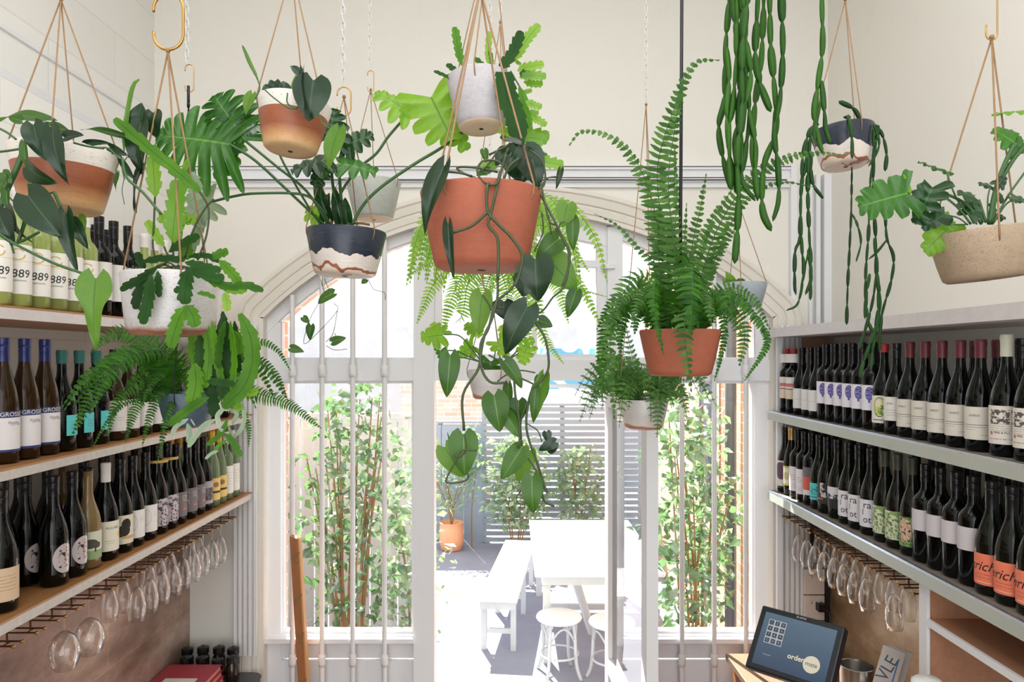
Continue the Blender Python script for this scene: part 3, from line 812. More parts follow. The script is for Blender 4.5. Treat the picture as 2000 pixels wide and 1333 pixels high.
bottle_proto('redblock', 'bdx', .312, .0365, 'black', 'black', .055, (.045, .165, 1.2, ml('label_grey_red', (210, 206, 208), [('rect', 0, 1, .65, 1.01, (104, 100, 104)), ('rect', 0, 1, .18, .65, (206, 86, 76))])))
bottle_proto('cyan', 'bur', .312, .0375, 'olive', 'black', .05, (.04, .11, 1.35, ml('label_cyan', (84, 200, 198), [('blotch', .3, .7, .3, .8, (30, 120, 124), 9, .52), ('rect', .25, .85, .12, .2, (40, 130, 136))])))
bottle_proto('map', 'bur', .312, .0375, 'olive', 'black', .06, (.04, .125, 1.2, ml('label_black_map', (44, 42, 44), [('blotch', .35, 1, .3, 1, (196, 190, 188), 4, .5), ('rect', .1, .5, .2, .25, (206, 110, 70))])))
bottle_proto('map2', 'bur', .312, .0375, 'olive', 'black', .06, (.04, .125, 1.2, ml('label_white_torn', (212, 210, 216), [('rect', 0, 1, 0, .45, (34, 34, 38)), ('blotch', 0, 1, .4, .66, (34, 34, 38), 5, .48)])))
bottle_proto('ralot', 'bur', .312, .0375, 'olive', 'black', .055, (.03, .128, 1.25, ml('label_letters', (222, 220, 226))),
    [('ra', .036, .108, INK, 0, .05), ('l', .030, .082, INK, 0, -.35), ('ot', .034, .056, INK, 0, .05)])
bottle_proto('leafy', 'bur', .315, .0375, 'olive', 'olive', .055, (.03, .125, 1.3, ml('label_green_leaves', (206, 208, 178), [('blotch', 0, 1, 0, 1, (128, 158, 92), 5, .52), ('blotch', 0, 1, 0, .9, (74, 112, 58), 8, .56)])))
bottle_proto('tiger', 'bur', .315, .0375, 'olive', 'olive', .055, (.03, .125, 1.3, ml('label_green_tiger', (132, 160, 98), [('blotch', 0, 1, 0, 1, (70, 108, 56), 8, .52), ('disc', .45, .55, .22, .4, (212, 176, 150)), ('blotch', .25, .68, .15, .95, (40, 34, 30), 12, .56)])))
bottle_proto('midw', 'bdx', .305, .0375, 'black', 'black', .055, (.10, .165, 2.2, ml('label_high_white', (206, 200, 204))))
bottle_proto('jericho', 'bur', .305, .039, 'olive', 'black', .075, (.028, .112, 1.45, ml('label_orange', (230, 122, 92), [('ring', .5, .75, .4, .2, (240, 160, 130), .93), ('lines', .3, .7, .22, .36, (150, 70, 50), 60), ('rect', .3, .7, .08, .10, (244, 200, 180))])),
    [('Jericho', .036, .078, INK, .35, 0)])

def stand(key, X, Y, z, label, group, face=0.0):
    root, used = BOT[key]
    if used:
        o = copy_tree(root)
        for k_ in ('label', 'category', 'group'):
            if k_ in o: del o[k_]
    else:
        o = root; BOT[key][1] = True
    o.location = (X, Y, z)
    o.rotation_euler = (0, 0, face)
    tag(o, label, 'wine bottle', group)
    return o
DESC = {}
def row(side, X, h, items, where, group, ymin=None):
    """items [(key, px)] listed from the window towards the viewer; px is where the bottle's middle is seen"""
    last = 99; cnt = {}
    tot = {}
    for k_, _ in items: tot[k_] = tot.get(k_, 0) + 1
    for key, px in items:
        r = .0385 if key in ('dark', 'shell', 'jericho', 'claret', 'farm', 'etpa', 'greendisc', 'teal') else .0365
        Y = X * F / (px - 1000)
        Y = min(Y, last - (2 * r + .0025)) if last < 90 else min(Y, 3.39)
        last = Y
        c = cnt.get(key, 0); cnt[key] = c + 1
        d = DESC[key]
        lab = f"{d}, {where}" if tot[key] == 1 else f"{d}, {ORD[c]} from window, {where}"
        if len(lab.split()) > 16: print('LONG', lab)
        # labels look into the room and a little towards the bar
        f = (R(90) if X < 0 else R(-90)) * .62 + rnd.uniform(-.12, .12)
        if key in FACE: f = FACE[key] * (1 if X < 0 else -1)
        stand(key, X + rnd.uniform(-.001, .001), Y, EYE + h, lab, group, f)
FACE = {'shell': R(78), 'dark': R(60), 'purple': R(45), 'grosset': R(74), 'w1889': R(38), 'jericho': R(66), 'teal': R(92)}
DESC.update({
 'w1889': 'clear white-wine bottle with gold-ringed 1889 label', 'blk_w': 'black bottle with plain white label', 'whitecap': 'pale bottle with white cap',
 'grosset': 'brown riesling bottle with blue cap and GROSSET label', 'teal': 'black bottle with teal wax top and turquoise label', 'brown_w': 'brown bottle with pale grey label',
 'dk_w': 'dark bottle with white label behind the fern', 'dark': 'unlabelled dark bottle with black cap', 'shell': 'dark bottle with round grey-pink label',
 'cider': 'golden crown-capped bottle with green animal label', 'mulo': 'dark bottle with white capsule and cream label', 'crow': 'dark bottle with black bird label',
 'plainw': 'dark bottle with plain whitish label', 'floral': 'dark bottle with floral patterned label', 'greyl': 'dark bottle with charcoal label',
 'greyl2': 'dark bottle with grey picture label', 'yellow': 'green bottle with yellow capsule and yellow label', 'greenw': 'pale green bottle with tall white label',
 'edgewine': 'dark bottle with tan label', 'redtop': 'red-topped bottle with white neck band', 'rw_plain': 'slope-shouldered bottle with low white label',
 'purple': 'dark bottle with purple crest on white label', 'greendisc': 'red-topped bottle with green round picture label', 'etpa': 'black-topped bottle with small-print white label',
 'claret': 'burgundy-capped bottle with ivory label', 'farm': 'cream-capped bottle with engraved farm label', 'plum': 'dark bottle with plum oval label',
 'goldcap': 'gold-capped bottle with yellow-trimmed label', 'print_w': 'dark bottle with white printed label', 'redblock': 'dark bottle with grey and red label',
 'cyan': 'dark bottle with cyan label', 'map': 'dark bottle with black and cream map label', 'map2': 'dark bottle with torn black-and-white label',
 'ralot': 'dark bottle with scattered big letters', 'leafy': 'dark olive bottle with green leaf label', 'tiger': 'olive bottle with green striped-cat label',
 'midw': 'square-shouldered bottle with high plain white label', 'jericho': 'dark bottle with orange handwritten-style label'})
# left, top shelf
row('left', -1.318, .130, [('whitecap', 322), ('whitecap', 304), ('whitecap', 286), ('blk_w', 250), ('blk_w', 222), ('blk_w', 194), ('w1889', 168), ('w1889', 142), ('w1889', 113), ('w1889', 82), ('w1889', 48), ('w1889', 10)],
    'top left shelf front row', 'bottles on the top left shelf')
row('left', -1.402, .130, [('dark', 212), ('dark', 180), ('whitecap', 150), ('whitecap', 118), ('whitecap', 84), ('whitecap', 50)],
    'top left shelf back row', 'bottles on the top left shelf')
# left, middle shelf
row('left', -1.325, -.276, [('dk_w', 432), ('dk_w', 415), ('dk_w', 398), ('dk_w', 340), ('dk_w', 320), ('dk_w', 300), ('dk_w', 276), ('brown_w', 250), ('brown_w', 223), ('teal', 188), ('teal', 155), ('teal', 121), ('grosset', 88), ('grosset', 48), ('grosset', 6)],
    'middle left shelf', 'bottles on the middle left shelf')
# left, bottom shelf
row('left', -1.315, -.653, [('greenw', 452), ('greenw', 441), ('yellow', 428), ('yellow', 415), ('greyl2', 400), ('greyl', 383), ('greyl', 366), ('greyl', 345), ('floral', 328), ('floral', 307), ('plainw', 284), ('plainw', 259), ('crow', 235), ('mulo', 206), ('cider', 172), ('shell', 143), ('shell', 105)],
    'bottom left shelf front row', 'bottles on the bottom left shelf')
stand('edgewine', -1.315, 1.83, EYE - .653, 'dark bottle with tan label at the near left end of the bottom left shelf', 'bottles on the bottom left shelf', R(50))
row('left', -1.397, -.653, [('yellow', 385), ('yellow', 366), ('yellow', 349), ('yellow', 333), ('dark', 306), ('dark', 288), ('dark', 268), ('dark', 234), ('dark', 201), ('dark', 163), ('dark', 93), ('shell', 50), ('dark', 5)],
    'bottom left shelf middle row', 'bottles on the bottom left shelf')
row('left', -1.480, -.653, [('dark', 300), ('dark', 205), ('dark', 165), ('cider', 124), ('dark', 93), ('dark', 38)],
    'bottom left shelf rear row', 'bottles on the bottom left shelf')
# right, middle shelf
row('right', 1.300, -.260, [('redtop', 1538), ('redtop', 1549), ('rw_plain', 1566), ('rw_plain', 1583), ('rw_plain', 1598), ('purple', 1614), ('purple', 1630), ('purple', 1644), ('purple', 1662), ('purple', 1681), ('purple', 1703), ('greendisc', 1726), ('etpa', 1751), ('claret', 1777), ('claret', 1807), ('claret', 1840), ('claret', 1875), ('claret', 1915), ('farm', 1966), ('farm', 2016)],
    'middle right shelf front row', 'bottles on the middle right shelf')
row('right', 1.388, -.260, [('redtop', 1582), ('rw_plain', 1600), ('dark', 1622), ('dark', 1645), ('dark', 1668), ('dark', 1692), ('dark', 1718), ('claret', 1905), ('claret', 1948), ('dark', 1995)],
    'middle right shelf back row', 'bottles on the middle right shelf')
# right, bottom shelf
row('right', 1.302, -.643, [('plum', 1528), ('goldcap', 1540), ('print_w', 1553), ('print_w', 1566), ('redblock', 1580), ('cyan', 1596), ('map', 1615), ('map2', 1636), ('ralot', 1658), ('ralot', 1678), ('ralot', 1701), ('leafy', 1728), ('leafy', 1753), ('tiger', 1782), ('midw', 1802), ('midw', 1829), ('midw', 1856), ('midw', 1892), ('jericho', 1928), ('jericho', 1970), ('jericho', 2016)],
    'bottom right shelf front row', 'bottles on the bottom right shelf')
row('right', 1.385, -.643, [('dark', 1572), ('dark', 1590), ('dark', 1610), ('dark', 1630), ('dark', 1664), ('dark', 1686), ('dark', 1708), ('dark', 1730), ('dark', 1836), ('dark', 1870), ('dark', 1905), ('dark', 1950), ('dark', 1998)],
    'bottom right shelf back row', 'bottles on the bottom right shelf')
row('right', 1.468, -.643, [('dark', 1600), ('dark', 1790), ('dark', 1822), ('dark', 1890), ('dark', 1935), ('dark', 1975)],
    'bottom right shelf rear row', 'bottles on the bottom right shelf')
for k_, (o, used) in BOT.items():
    if not used: raise RuntimeError('unused bottle kind ' + k_)

# ------------------------------------------------------------------ glass racks and hanging glasses
def rack(side, x0, x1, Ys, z, label):
    root = empty('glass_rack', (x0, (Ys[0] + Ys[-1]) / 2, z), label, 'glass rack')
    zt = EYE - .69
    for Y in Ys:
        m = MB(); g = .017
        a, b_ = Vector((x0, Y - g, z)), Vector((x1, Y - g, z))
        m.tube([a, b_], .0026, 6); m.tube([a + Vector((0, 2 * g, 0)), b_ + Vector((0, 2 * g, 0))], .0026, 6)
        m.tube([a.lerp(b_, .12), a.lerp(b_, .12) + Vector((0, 2 * g, 0))], .0026, 6)
        m.tube([a.lerp(b_, .9), a.lerp(b_, .9) + Vector((0, 2 * g, 0))], .0026, 6)
        p = a.lerp(b_, .12) + Vector((0, g, 0)); q = a.lerp(b_, .9) + Vector((0, g, 0))
        m.tube([p, Vector((p.x, p.y, zt))], .0026, 6); m.tube([q, Vector((q.x, q.y, zt))], .0026, 6)
        o = m.build('hanging_rail', M['brass_dark'], root)
        for s_ in (0, 2 * g):
            t_ = MB(); t_.lathe([(0, -.0055), (.0045, -.003), (.0055, 0), (.0045, .003), (0, .0055)], 8, Matrix.Translation(a + Vector((0, s_, 0))))
            t_.build('brass_tip', M['brass'], o, smooth=True)
    return root
YsL = [1.80 + .0925 * k for k in range(18)]
YsR = [2.275 + .0925 * k for k in range(13)]
ZR = EYE - .765
rack('left', -1.315, -1.555, YsL, ZR, 'bronze glass rack of paired rods under the bottom left shelf')
rack('right', 1.295, 1.51, YsR, ZR, 'bronze glass rack of paired rods under the bottom right shelf')
def glass_proto(kind):
    root = empty('wine_glass', (0, 0, 0))
    if kind == 'flute':
        R0, hb, hs = .031, .125, .075
        bowl = [(.0035, 0), (.009, -.004), (.019, -.018), (.027, -.04), (.0315, -.068), (.031, -.092), (.0265, -.125)]
    else:
        bowl = [(.0035, 0), (.012, -.004), (.028, -.018), (.041, -.042), (.045, -.066), (.041, -.092), (.033, -.118)]
        hs = .085
    m = MB(); m.lathe([(.0, 0), (.020, -.0004), (.033, -.0012), (.0335, .0008), (.015, .0018), (0, .0022)], 24); m.build('foot', M['wineglass'], root, smooth=True)
    m = MB(); m.lathe([(.006, -.0004), (.0035, -.008), (.003, -hs * .5), (.0038, -hs)], 10); m.build('stem', M['wineglass'], root, smooth=True)
    m = MB(); m.lathe([(r, z - hs) for r, z in bowl] + [(bowl[-1][0] - .0012, bowl[-1][1] - hs)] + [(r - .0012, z - hs + .0006) for r, z in bowl[::-1][:-1]], 28)
    m.build('bowl', M['wineglass'], root, smooth=True)
    return root
GP = {k: [glass_proto(k), False] for k in ('flute', 'goblet')}
def hang(kind, X, Y, label, group):
    r_, used = GP[kind]
    o = copy_tree(r_) if used else r_
    GP[kind][1] = True
    o.location = (X, Y, ZR + .0035)
    o.rotation_euler = (R(rnd.uniform(-1.5, 1.5)), 0, rnd.uniform(0, 6))
    for k_ in ('label',):
        if k_ in o: del o[k_]
    tag(o, label, 'glass', group)
gl = lambda Ys, k: Ys[k] + .04625
n = 0
for k in range(8, 17):
    hang('flute', -1.365, gl(YsL, k), f'upside-down stemmed glass in the left rack, front row, {ORD[16 - k]} from the window', 'glasses hanging under the left shelf')
for j, k in enumerate((16, 15, 13, 12, 11, 9, 8)):
    hang('flute', -1.465, gl(YsL, k), f'upside-down stemmed glass in the left rack, back row, {ORD[j]} from the window', 'glasses hanging under the left shelf')
hang('goblet', -1.375, gl(YsL, 5), 'large balloon wine glass hanging in the left rack, the one nearer the window', 'glasses hanging under the left shelf')
hang('goblet', -1.385, gl(YsL, 4) - .02, 'large balloon wine glass hanging in the left rack, nearest the viewer', 'glasses hanging under the left shelf')
for j, k in enumerate((11, 10, 9, 8, 7, 6, 5, 4, 2)):
    hang('flute', 1.345, gl(YsR, k), f'upside-down stemmed glass in the right rack, front row, {ORD[j]} from the window', 'glasses hanging under the right shelf')
for j, k in enumerate((11, 10, 9, 8, 7, 6, 5, 4, 3)):
    hang('flute', 1.445, gl(YsR, k), f'upside-down stemmed glass in the right rack, back row, {ORD[j]} from the window', 'glasses hanging under the right shelf')
# ------------------------------------------------------------------ leaf and frond shapes
CAMP = Vector((0, 0, EYE))
def frame(base, tip, normal=None, roll=0.0):
    d = tip - base; L = d.length; d = d.normalized()
    n = normal or Vector((0, -1, 0.25))
    n = (n - d * n.dot(d)); n = n.normalized() if n.length > 1e-4 else d.orthogonal().normalized()
    if roll: n = Matrix.Rotation(roll, 3, d) @ n
    return d, n, d.cross(n), L
hr = random.Random(21)
def heart(mb, base, tip, width, roll=0.0, normal=None, fold=.22, arch=.12, lobe=.17, nu=15, nv=4, sharp=1.0, waist=0.0):
    """heart-shaped leaf: rows along the midrib, both halves folded up a little, tip curling"""
    d, n, s, L = frame(base, tip, normal, roll + hr.uniform(-.22, .22))
    arch = arch * hr.uniform(.7, 1.9); wob = hr.uniform(0, 6)
    P = []; U = []
    for i in range(nu + 1):
        u = i / nu
        wv = max(0.0, math.sin(math.pi * min(1, .012 + .988 * u) ** .56)) ** .75
        if waist: wv *= 1 - waist * (1 / (1 + math.exp(-(u - .36) / .035))) * (1 - .5 * max(0, u - .5))
        if i == nu: wv = 0
        hw = width * .5 * wv
        for j in range(-nv, nv + 1):
            v = j / nv
            back = lobe * L * abs(v) ** 1.1 * (1 - u) ** 2.6
            notch = 0
            p = base + d * (u * L - back) + s * (v * hw) + n * (fold * abs(v) ** 1.3 * hw + arch * L * (math.sin(math.pi * u) * .5 - .5 * u * u) + .035 * L * abs(v) * math.sin(7 * u + wob + v))
            P.append(p); U.append((u, .5 + v * .5))
    mb.grid(P, nu + 1, 2 * nv + 1, U)
def strap(mb, pts, width, teeth=9, depth=.30, roll=0.0, normal=None, fold=.12, nu=None, base_w=.15):
    """flat serrated cactus stem along a curved path"""
    q = smooth_path(pts, 8)
    nu = nu or teeth * 7
    q = resample(q, nu)
    P = []; U = []; N_ = len(q)
    for i in range(N_):
        u = i / (N_ - 1)
        t = (q[min(i + 1, N_ - 1)] - q[max(i - 1, 0)]).normalized()
        n = normal or Vector((0.1, -1, 0.2)); n = (n - t * n.dot(t)).normalized()
        if roll: n = Matrix.Rotation(roll, 3, t) @ n
        s = t.cross(n)
        env = min(1, base_w + (1 - base_w) * (u / .22)) if u < .22 else (1 if u < .78 else math.sqrt(max(0, 1 - ((u - .78) / .235) ** 2)))
        ph = (u * teeth) % 1.0; ph2 = (u * teeth + .5) % 1.0
        for j, v in enumerate((-1, -.5, 0, .5, 1)):
            saw = 1 - depth * 1.25 * (1 - (ph if v < 0 else ph2) ** .8) if abs(v) == 1 else 1 - depth * .55
            hw = width * .5 * env * saw
            P.append(q[i] + s * (v * hw) + n * (fold * abs(v) * hw + .03 * width * math.sin(9 * u + v)))
            U.append((u, .5 + v * .5))
    mb.grid(P, N_, 5, U)
def lobed(mb, c, tip, size, lobes=7, depth=.5, spread=2.75, roll=0.0, normal=None, cup=.22, sub=.08, elong=1.0, seed=0):
    """deeply lobed leaf: lobes stand off both sides of the midrib, the lowest swept back past the petiole"""
    rr = random.Random(seed + int(c.x * 1000) + int(c.z * 777))
    d, n, s, L = frame(c, tip, normal, roll)
    nl = lobes // 2 + 1; per = 9; K = nl * per
    L = size * elong; Wf = size * (.24 + .19 * spread)
    jit = {sg: [1 + rr.uniform(-.16, .16) for _ in range(nl + 1)] for sg in (-1, 1)}
    vs = (-1, -.8, -.55, -.28, 0, .28, .55, .8, 1)
    P = []; U = []
    for i in range(K + 1):
        u = i / K
        sh = -.95 + 1.75 * min(1, u * 1.25)
        for v in vs:
            sg = -1 if v < 0 else 1
            x = u * nl + (.22 if sg > 0 else 0)
            li = min(int(x), nl); f = x - int(x)
            tooth = max(0, math.sin(math.pi * f)) ** .55 * (1 - sub * (.5 + .5 * math.cos(5 * math.pi * f)))
            env = (.72 + .28 * min(1, u / .18)) * max(0, 1 - u ** 1.6) ** .75
            hw = Wf * env * jit[sg][min(li, nl)] * (1 - depth * (1 - tooth))
            if i == K: hw = 0
            a = abs(v)
            hwm = hw if a > .5 else Wf * env * (1 - depth * .7)
            off = a * hw if a > .3 else a * min(hw, hwm)
            P.append(c + d * (u * L + sh * off * .75) + s * (sg * off) + n * (-cup * off * off / Wf + .05 * size * a * math.cos(2 * math.pi * f) - .10 * L * u * u))
            U.append((u, .5 + v * .5))
    mb.grid(P, K + 1, len(vs), U)
def frond(mb, sb, pts, width, n=34, droop=.25, normal=None, taper=1.0, pin=.34, start=.06, roll=0.0, stem_r=.0014, jit=.12, r_=rnd):
    """fern frond: leaflets in two ranks along a curved midrib"""
    q = resample(smooth_path(pts, 8), n * 1)
    sb.tube(q[::2] + ([q[-1]] if len(q) % 2 == 0 else []), [stem_r * (1 - .7 * i / len(q[::2])) for i in range(len(q[::2]) + (1 if len(q) % 2 == 0 else 0))], 4, False)
    N_ = len(q)
    L = sum((a - b).length for a, b in zip(q, q[1:]))
    step = L / N_
    for i in range(int(N_ * start), N_):
        u = i / (N_ - 1)
        t = (q[min(i + 1, N_ - 1)] - q[max(i - 1, 0)]).normalized()
        nn = normal or Vector((0.15, -.9, .45))
        nn = (nn - t * nn.dot(t)); nn = nn.normalized() if nn.length > 1e-4 else t.orthogonal().normalized()
        if roll: nn = Matrix.Rotation(roll, 3, t) @ nn
        s = t.cross(nn)
        env = min(1, .45 + u * 3) * (1 - u ** 2.2 * .93) * taper
        hw = width * env
        for sg in (-1, 1):
            a = r_.uniform(-jit, jit)
            dr = (s * sg + t * (.22 + a) - nn * (droop + r_.uniform(-jit, jit))).normalized()
            pw = max(.0012, step * pin * 1.15)
            b0 = q[i]; side = t
            l = hw * (1 + r_.uniform(-.08, .08))
            tipc = t * (.10 * l) - nn * (droop * .35 * l)
            mb.add([b0 - side * pw * .7, b0 + side * pw, b0 + dr * l * .55 + side * pw * .95 + nn * .04 * l, b0 + dr * l * .55 - side * pw * .85 + nn * .04 * l, b0 + dr * l + tipc + side * pw * .25, b0 + dr * l + tipc - side * pw * .2],
                   [(0, 1, 2, 3), (3, 2, 4, 5)])
def lacy(mb, sb, pts, width, n=14, normal=None, r_=rnd, sub=8):
    """finely divided fern frond: each leaflet is a small frond itself"""
    q = resample(smooth_path(pts, 6), n)
    sb.tube(q, [.0011] * len(q), 4, False)
    for i in range(1, n):
        u = i / n
        t = (q[i + 1] - q[i - 1]).normalized()
        nn = normal or Vector((.1, -.8, .5)); nn = (nn - t * nn.dot(t)).normalized(); s = t.cross(nn)
        hw = width * min(1, .5 + u * 2.2) * (1 - u ** 1.8 * .9)
        for sg in (-1, 1):
            dr = (s * sg + t * .45 - nn * r_.uniform(.0, .4)).normalized()
            pts2 = [q[i], q[i] + dr * hw * .6, q[i] + dr * hw - nn * hw * .15]
            q2 = resample(pts2, sub)
            for k in range(1, sub + 1):
                uu = k / sub; w_ = hw * .40 * (1 - uu * .75); pw = hw / sub * .62
                tt = dr; ss = tt.cross(nn)
                for sg2 in (-1, 1):
                    e = q2[k] + (ss * sg2 + tt * .5).normalized() * w_
                    mb.add([q2[k] - tt * pw, q2[k] + tt * pw, e + tt * pw * .4, e - tt * pw * .4], [(0, 1, 2, 3)])
def chain_path(mb, pts, width, seg_len=.05, r_=rnd, ridge=3):
    """jointed cactus stem: long swollen links with pinched joints"""
    q = smooth_path(pts, 10)
    L = sum((a - b).length for a, b in zip(q, q[1:]))
    nl = max(1, round(L / seg_len)); per = 8
    q = resample(q, nl * per)
    rs = []
    lw = [width * .5 * r_.uniform(.8, 1.2) for _ in range(nl + 1)]
    for i in range(len(q)):
        f = (i % per) / per; k = min(i // per, nl)
        rs.append(max(.0016, lw[k] * (.58 + .42 * math.sin(math.pi * f) ** .7) if f else width * .5 * .5))
    rs[-1] = .001
    # three-winged cross-section
    P = []; prev = None; n = len(q); seg = 8; tw = r_.uniform(0, 6)
    for i in range(n):
        t = (q[min(i + 1, n - 1)] - q[max(i - 1, 0)]).normalized()
        if prev is None: nn = t.cross(Vector((0, 1, .1))).normalized()
        else: nn = (prev - t * prev.dot(t)).normalized()
        prev = nn; bb = t.cross(nn); base = tw + (i // per) * .9
        for k in range(seg):
            a = base + 2 * math.pi * k / seg
            rr = rs[i] * (1.0 if k % 2 == 0 else .72)
            P.append(q[i] + (nn * math.cos(a) + bb * math.sin(a)) * rr)
    fs = []
    for i in range(n - 1):
        for j in range(seg):
            k = (j + 1) % seg
            fs.append((i * seg + j, i * seg + k, (i + 1) * seg + k, (i + 1) * seg + j))
    mb.add(P, fs)

# ------------------------------------------------------------------ planters
def pot_profile(rt, rb, h, th=.007):
    return [(0, 0), (rb * .55, 0), (rb * .86, .001), (rb * .96, .006), (rb, .016), (rb + (rt - rb) * .35, h * .4), (rt, h - .004), (rt - .002, h), (rt - th + .002, h), (rt - th, h - .004), (rb + (rt - rb) * .8 - th, h * .86), (0, h * .86)]
class Planter:
    def __init__(s, name, label, cx, rim_y, base_y, Y, wpx, bpx, mat, group=None, tilt=(0, 0), apex=None, cords=3, cord_a0=90, cat='potted plant', hook=True, cord_mat=None, cord_r=.0016, hole=True):
        k = Y / F
        c_rim = at(cx, rim_y, Y)
        rt, rb, h = wpx * k / 2, bpx * k / 2, (base_y - rim_y) * k
        s.Y, s.rt, s.h = Y, rt, h
        base = Vector((c_rim.x, Y, c_rim.z - h)); s.base = base; s.rim = c_rim
        root = empty(name, base, label, cat, group); s.root = root
        T = Matrix.Translation(base) @ Matrix.Rotation(R(tilt[0]), 4, 'Y') @ Matrix.Rotation(R(tilt[1]), 4, 'X')
        s.T = T
        m = MB(); m.lathe(pot_profile(rt, rb, h), 48, T)
        s.pot = m.build('pot', mat, root, smooth=True, angle=50)
        m = MB(); r2 = rb + (rt - rb) * .82 - .008
        m.lathe([(0, h * .90 + .004), (r2 * .5, h * .91), (r2, h * .875)], 24, T); m.build('soil', M['soil'], root, smooth=True)
        if hole:
            m = MB(); m.lathe([(0, -.0008), (rb * .09, -.0008), (rb * .09, .001)], 12, T); m.build('drain_hole', M['soil'], s.pot)
        if apex:
            ap = at(apex[0], apex[1], Y)
            s.apex = ap
            for i in range(cords):
                a = R(cord_a0 + 360 * i / cords)
                e = T @ Vector((rt * .985 * math.cos(a), rt * .985 * math.sin(a), h - .016))
                top = T @ Vector((rt * 1.0 * math.cos(a), rt * 1.0 * math.sin(a), h + .001))
                e2 = T @ Vector((rt * .93 * math.cos(a), rt * .93 * math.sin(a), h - .03))
                m = MB(); m.tube([ap, ap.lerp(top, .98), top, e + (e - e2) * .12, e2], cord_r, 6)
                m.build('cord', cord_mat or M['cord'], root, smooth=True)
                m = MB(); m.lathe([(0, 0), (.0042, 0), (.0042, .002), (0, .002)], 10, Matrix.Translation(e + (e - e2).normalized() * -.001) @ Vector((e - e2)).to_track_quat('Z', 'Y').to_matrix().to_4x4())
            if hook:
                m = MB(); m.lathe([(0, -.004), (.004, -.002), (.005, .001), (.004, .005), (0, .007)], 10, Matrix.Translation(ap)); m.build('cord_knot', cord_mat or M['cord'], root, smooth=True)
    def part(s, mb, name, mat, smooth=True):
        if mb.v: return mb.build(name, mat, s.root, smooth=smooth)

def brass_hook(x, y0, y1, Y, wpx, label, gap=True):
    """open oblong link of round brass bar, seen from y0 down to y1"""
    k = Y / F; r = wpx * k / 2; c = at(x, 0, Y).x
    zt, zb = at(x, y0, Y).z, at(x, y1, Y).z
    pts = []
    for i in range(13):
        a = math.pi * i / 12
        pts.append(Vector((c + r * math.cos(a), Y, zt - r + r * math.sin(a))))
    left_top = [Vector((c - r, Y, zt - r - (zt - zb - 2 * r) * .12))]
    low = [Vector((c + r * math.cos(a), Y, zb + r + r * math.sin(a))) for a in [-math.pi * i / 12 for i in range(13)]]
    path = left_top + pts[::-1]
    path += low + [Vector((c - r, Y, zb + r + (zt - zb - 2 * r) * .12))]
    m = MB(); m.tube(path, max(.0016, r * .10), 8)
    o = m.build('brass_hook', M['brass'], None, smooth=True)
    tag(o, label, 'hook')
    return o
def chain(x, y0, y1, Y, label, s=1.0):
    z0, z1 = at(x, y0, Y).z, at(x, y1, Y).z
    X = at(x, 0, Y).x; L = .026 * s; rr = .0055 * s; wr = .0012 * s
    m = MB(); z = z1 + L * .5; k = 0
    while z < z0:
        ring = []
        for i in range(13):
            a = 2 * math.pi * i / 12
            u, v = rr * math.cos(a), (L * .5) * math.sin(a)
            ring.append(Vector((X + (u if k % 2 else 0), Y + (0 if k % 2 else u), z + v)))
        m.tube(ring, wr, 5, False); z += L * .80; k += 1
    o = m.build('hanging_chain', M['chain'], None, smooth=True); tag(o, label, 'chain')
def V(c, pts, Y):
    """points measured in an enlarged view c=(x0, y0, scale) of the photograph, placed at distance Y"""
    out = []
    for p in pts:
        yy = Y + (p[2] if len(p) > 2 else 0)
        out.append(at(c[0] + p[0] / c[2], c[1] + p[1] / c[2], yy))
    return out

# ================= A: large rust and white pot, far left
A = Planter('hanging_planter', 'wide white-rimmed rust pot at far left with a dark heart-leaved climber', 122, 296, 414, 1.42, 190, 146, M['pot_white_terra'], tilt=(1.5, 0), apex=(119, -2), cords=4, cord_a0=20, cat='potted plant')
c5 = (0, 180, 4.444); Y = A.Y
ld, lm, lb, sm = MB(), MB(), MB(), MB()
def H_(mb, c, b_, t_, w_, Y, dy=0, **k):
    b0, t0 = V(c, [b_, t_], Y + dy); heart(mb, b0, t0, w_ / c[2] * (Y + dy) / F, **k)
F5 = -.15
H_(lm, c5, (395, 245), (-90, 235), 190, Y, F5 + .08, fold=.1, roll=.5, normal=Vector((0, -1, .7)))
H_(ld, c5, (290, 285), (388, 590), 205, Y, F5)
H_(ld, c5, (455, 325), (572, 800), 190, Y, F5 - .02)
H_(ld, c5, (560, 395), (722, 370), 120, Y, F5 + .03, fold=.3)
H_(lm, c5, (440, 300), (605, 340), 100, Y, F5 + .06)
H_(lm, c5, (390, 300), (440, 260), 70, Y, F5 + .05)
H_(ld, c5, (245, 650), (470, 800), 190, Y, F5 - .03, roll=.5)
H_(ld, c5, (245, 900), (525, 1255), 330, Y, F5 - .05, fold=.12)
H_(lm, c5, (190, 250), (70, 220), 90, Y, F5 + .02)
c38 = (0, 380, 4.444)
H_(ld, c38, (575, 175), (655, 665), 150, Y, F5 - .03, fold=.5)
H_(ld, c38, (640, 240), (760, 470), 120, Y, F5 - .02, fold=.3)
H_(lb, c38, (680, 195), (735, 330), 130, Y, .02)
H_(lb, c38, (830, 735), (815, 1335), 300, Y, -.28, fold=.10, waist=.40, lobe=.16, nu=20)
H_(ld, c5, (60, 1010), (130, 1210), 190, Y, F5 - .02, roll=.4)
H_(ld, c5, (-10, 1060), (110, 1320), 190, Y, F5 - .04, roll=-.4)
H_(ld, c5, (120, 1060), (250, 1310), 150, Y, F5 + .02, roll=.8)
H_(lm, c5, (20, 700), (100, 790), 110, Y, F5)
H_(lm, c5, (60, 860), (90, 1080), 70, Y, F5 - .01, fold=.6)
H_(lm, c5, (40, 730), (-20, 900), 90, Y, F5)
H_(lm, c5, (215, 445), (245, 680), 75, Y, F5 - .02, fold=.6)
H_(lb, c5, (300, 770), (330, 880), 60, Y, F5 - .01)
H_(ld, c5, (750, 450), (955, 440), 65, Y, 0, fold=.5)
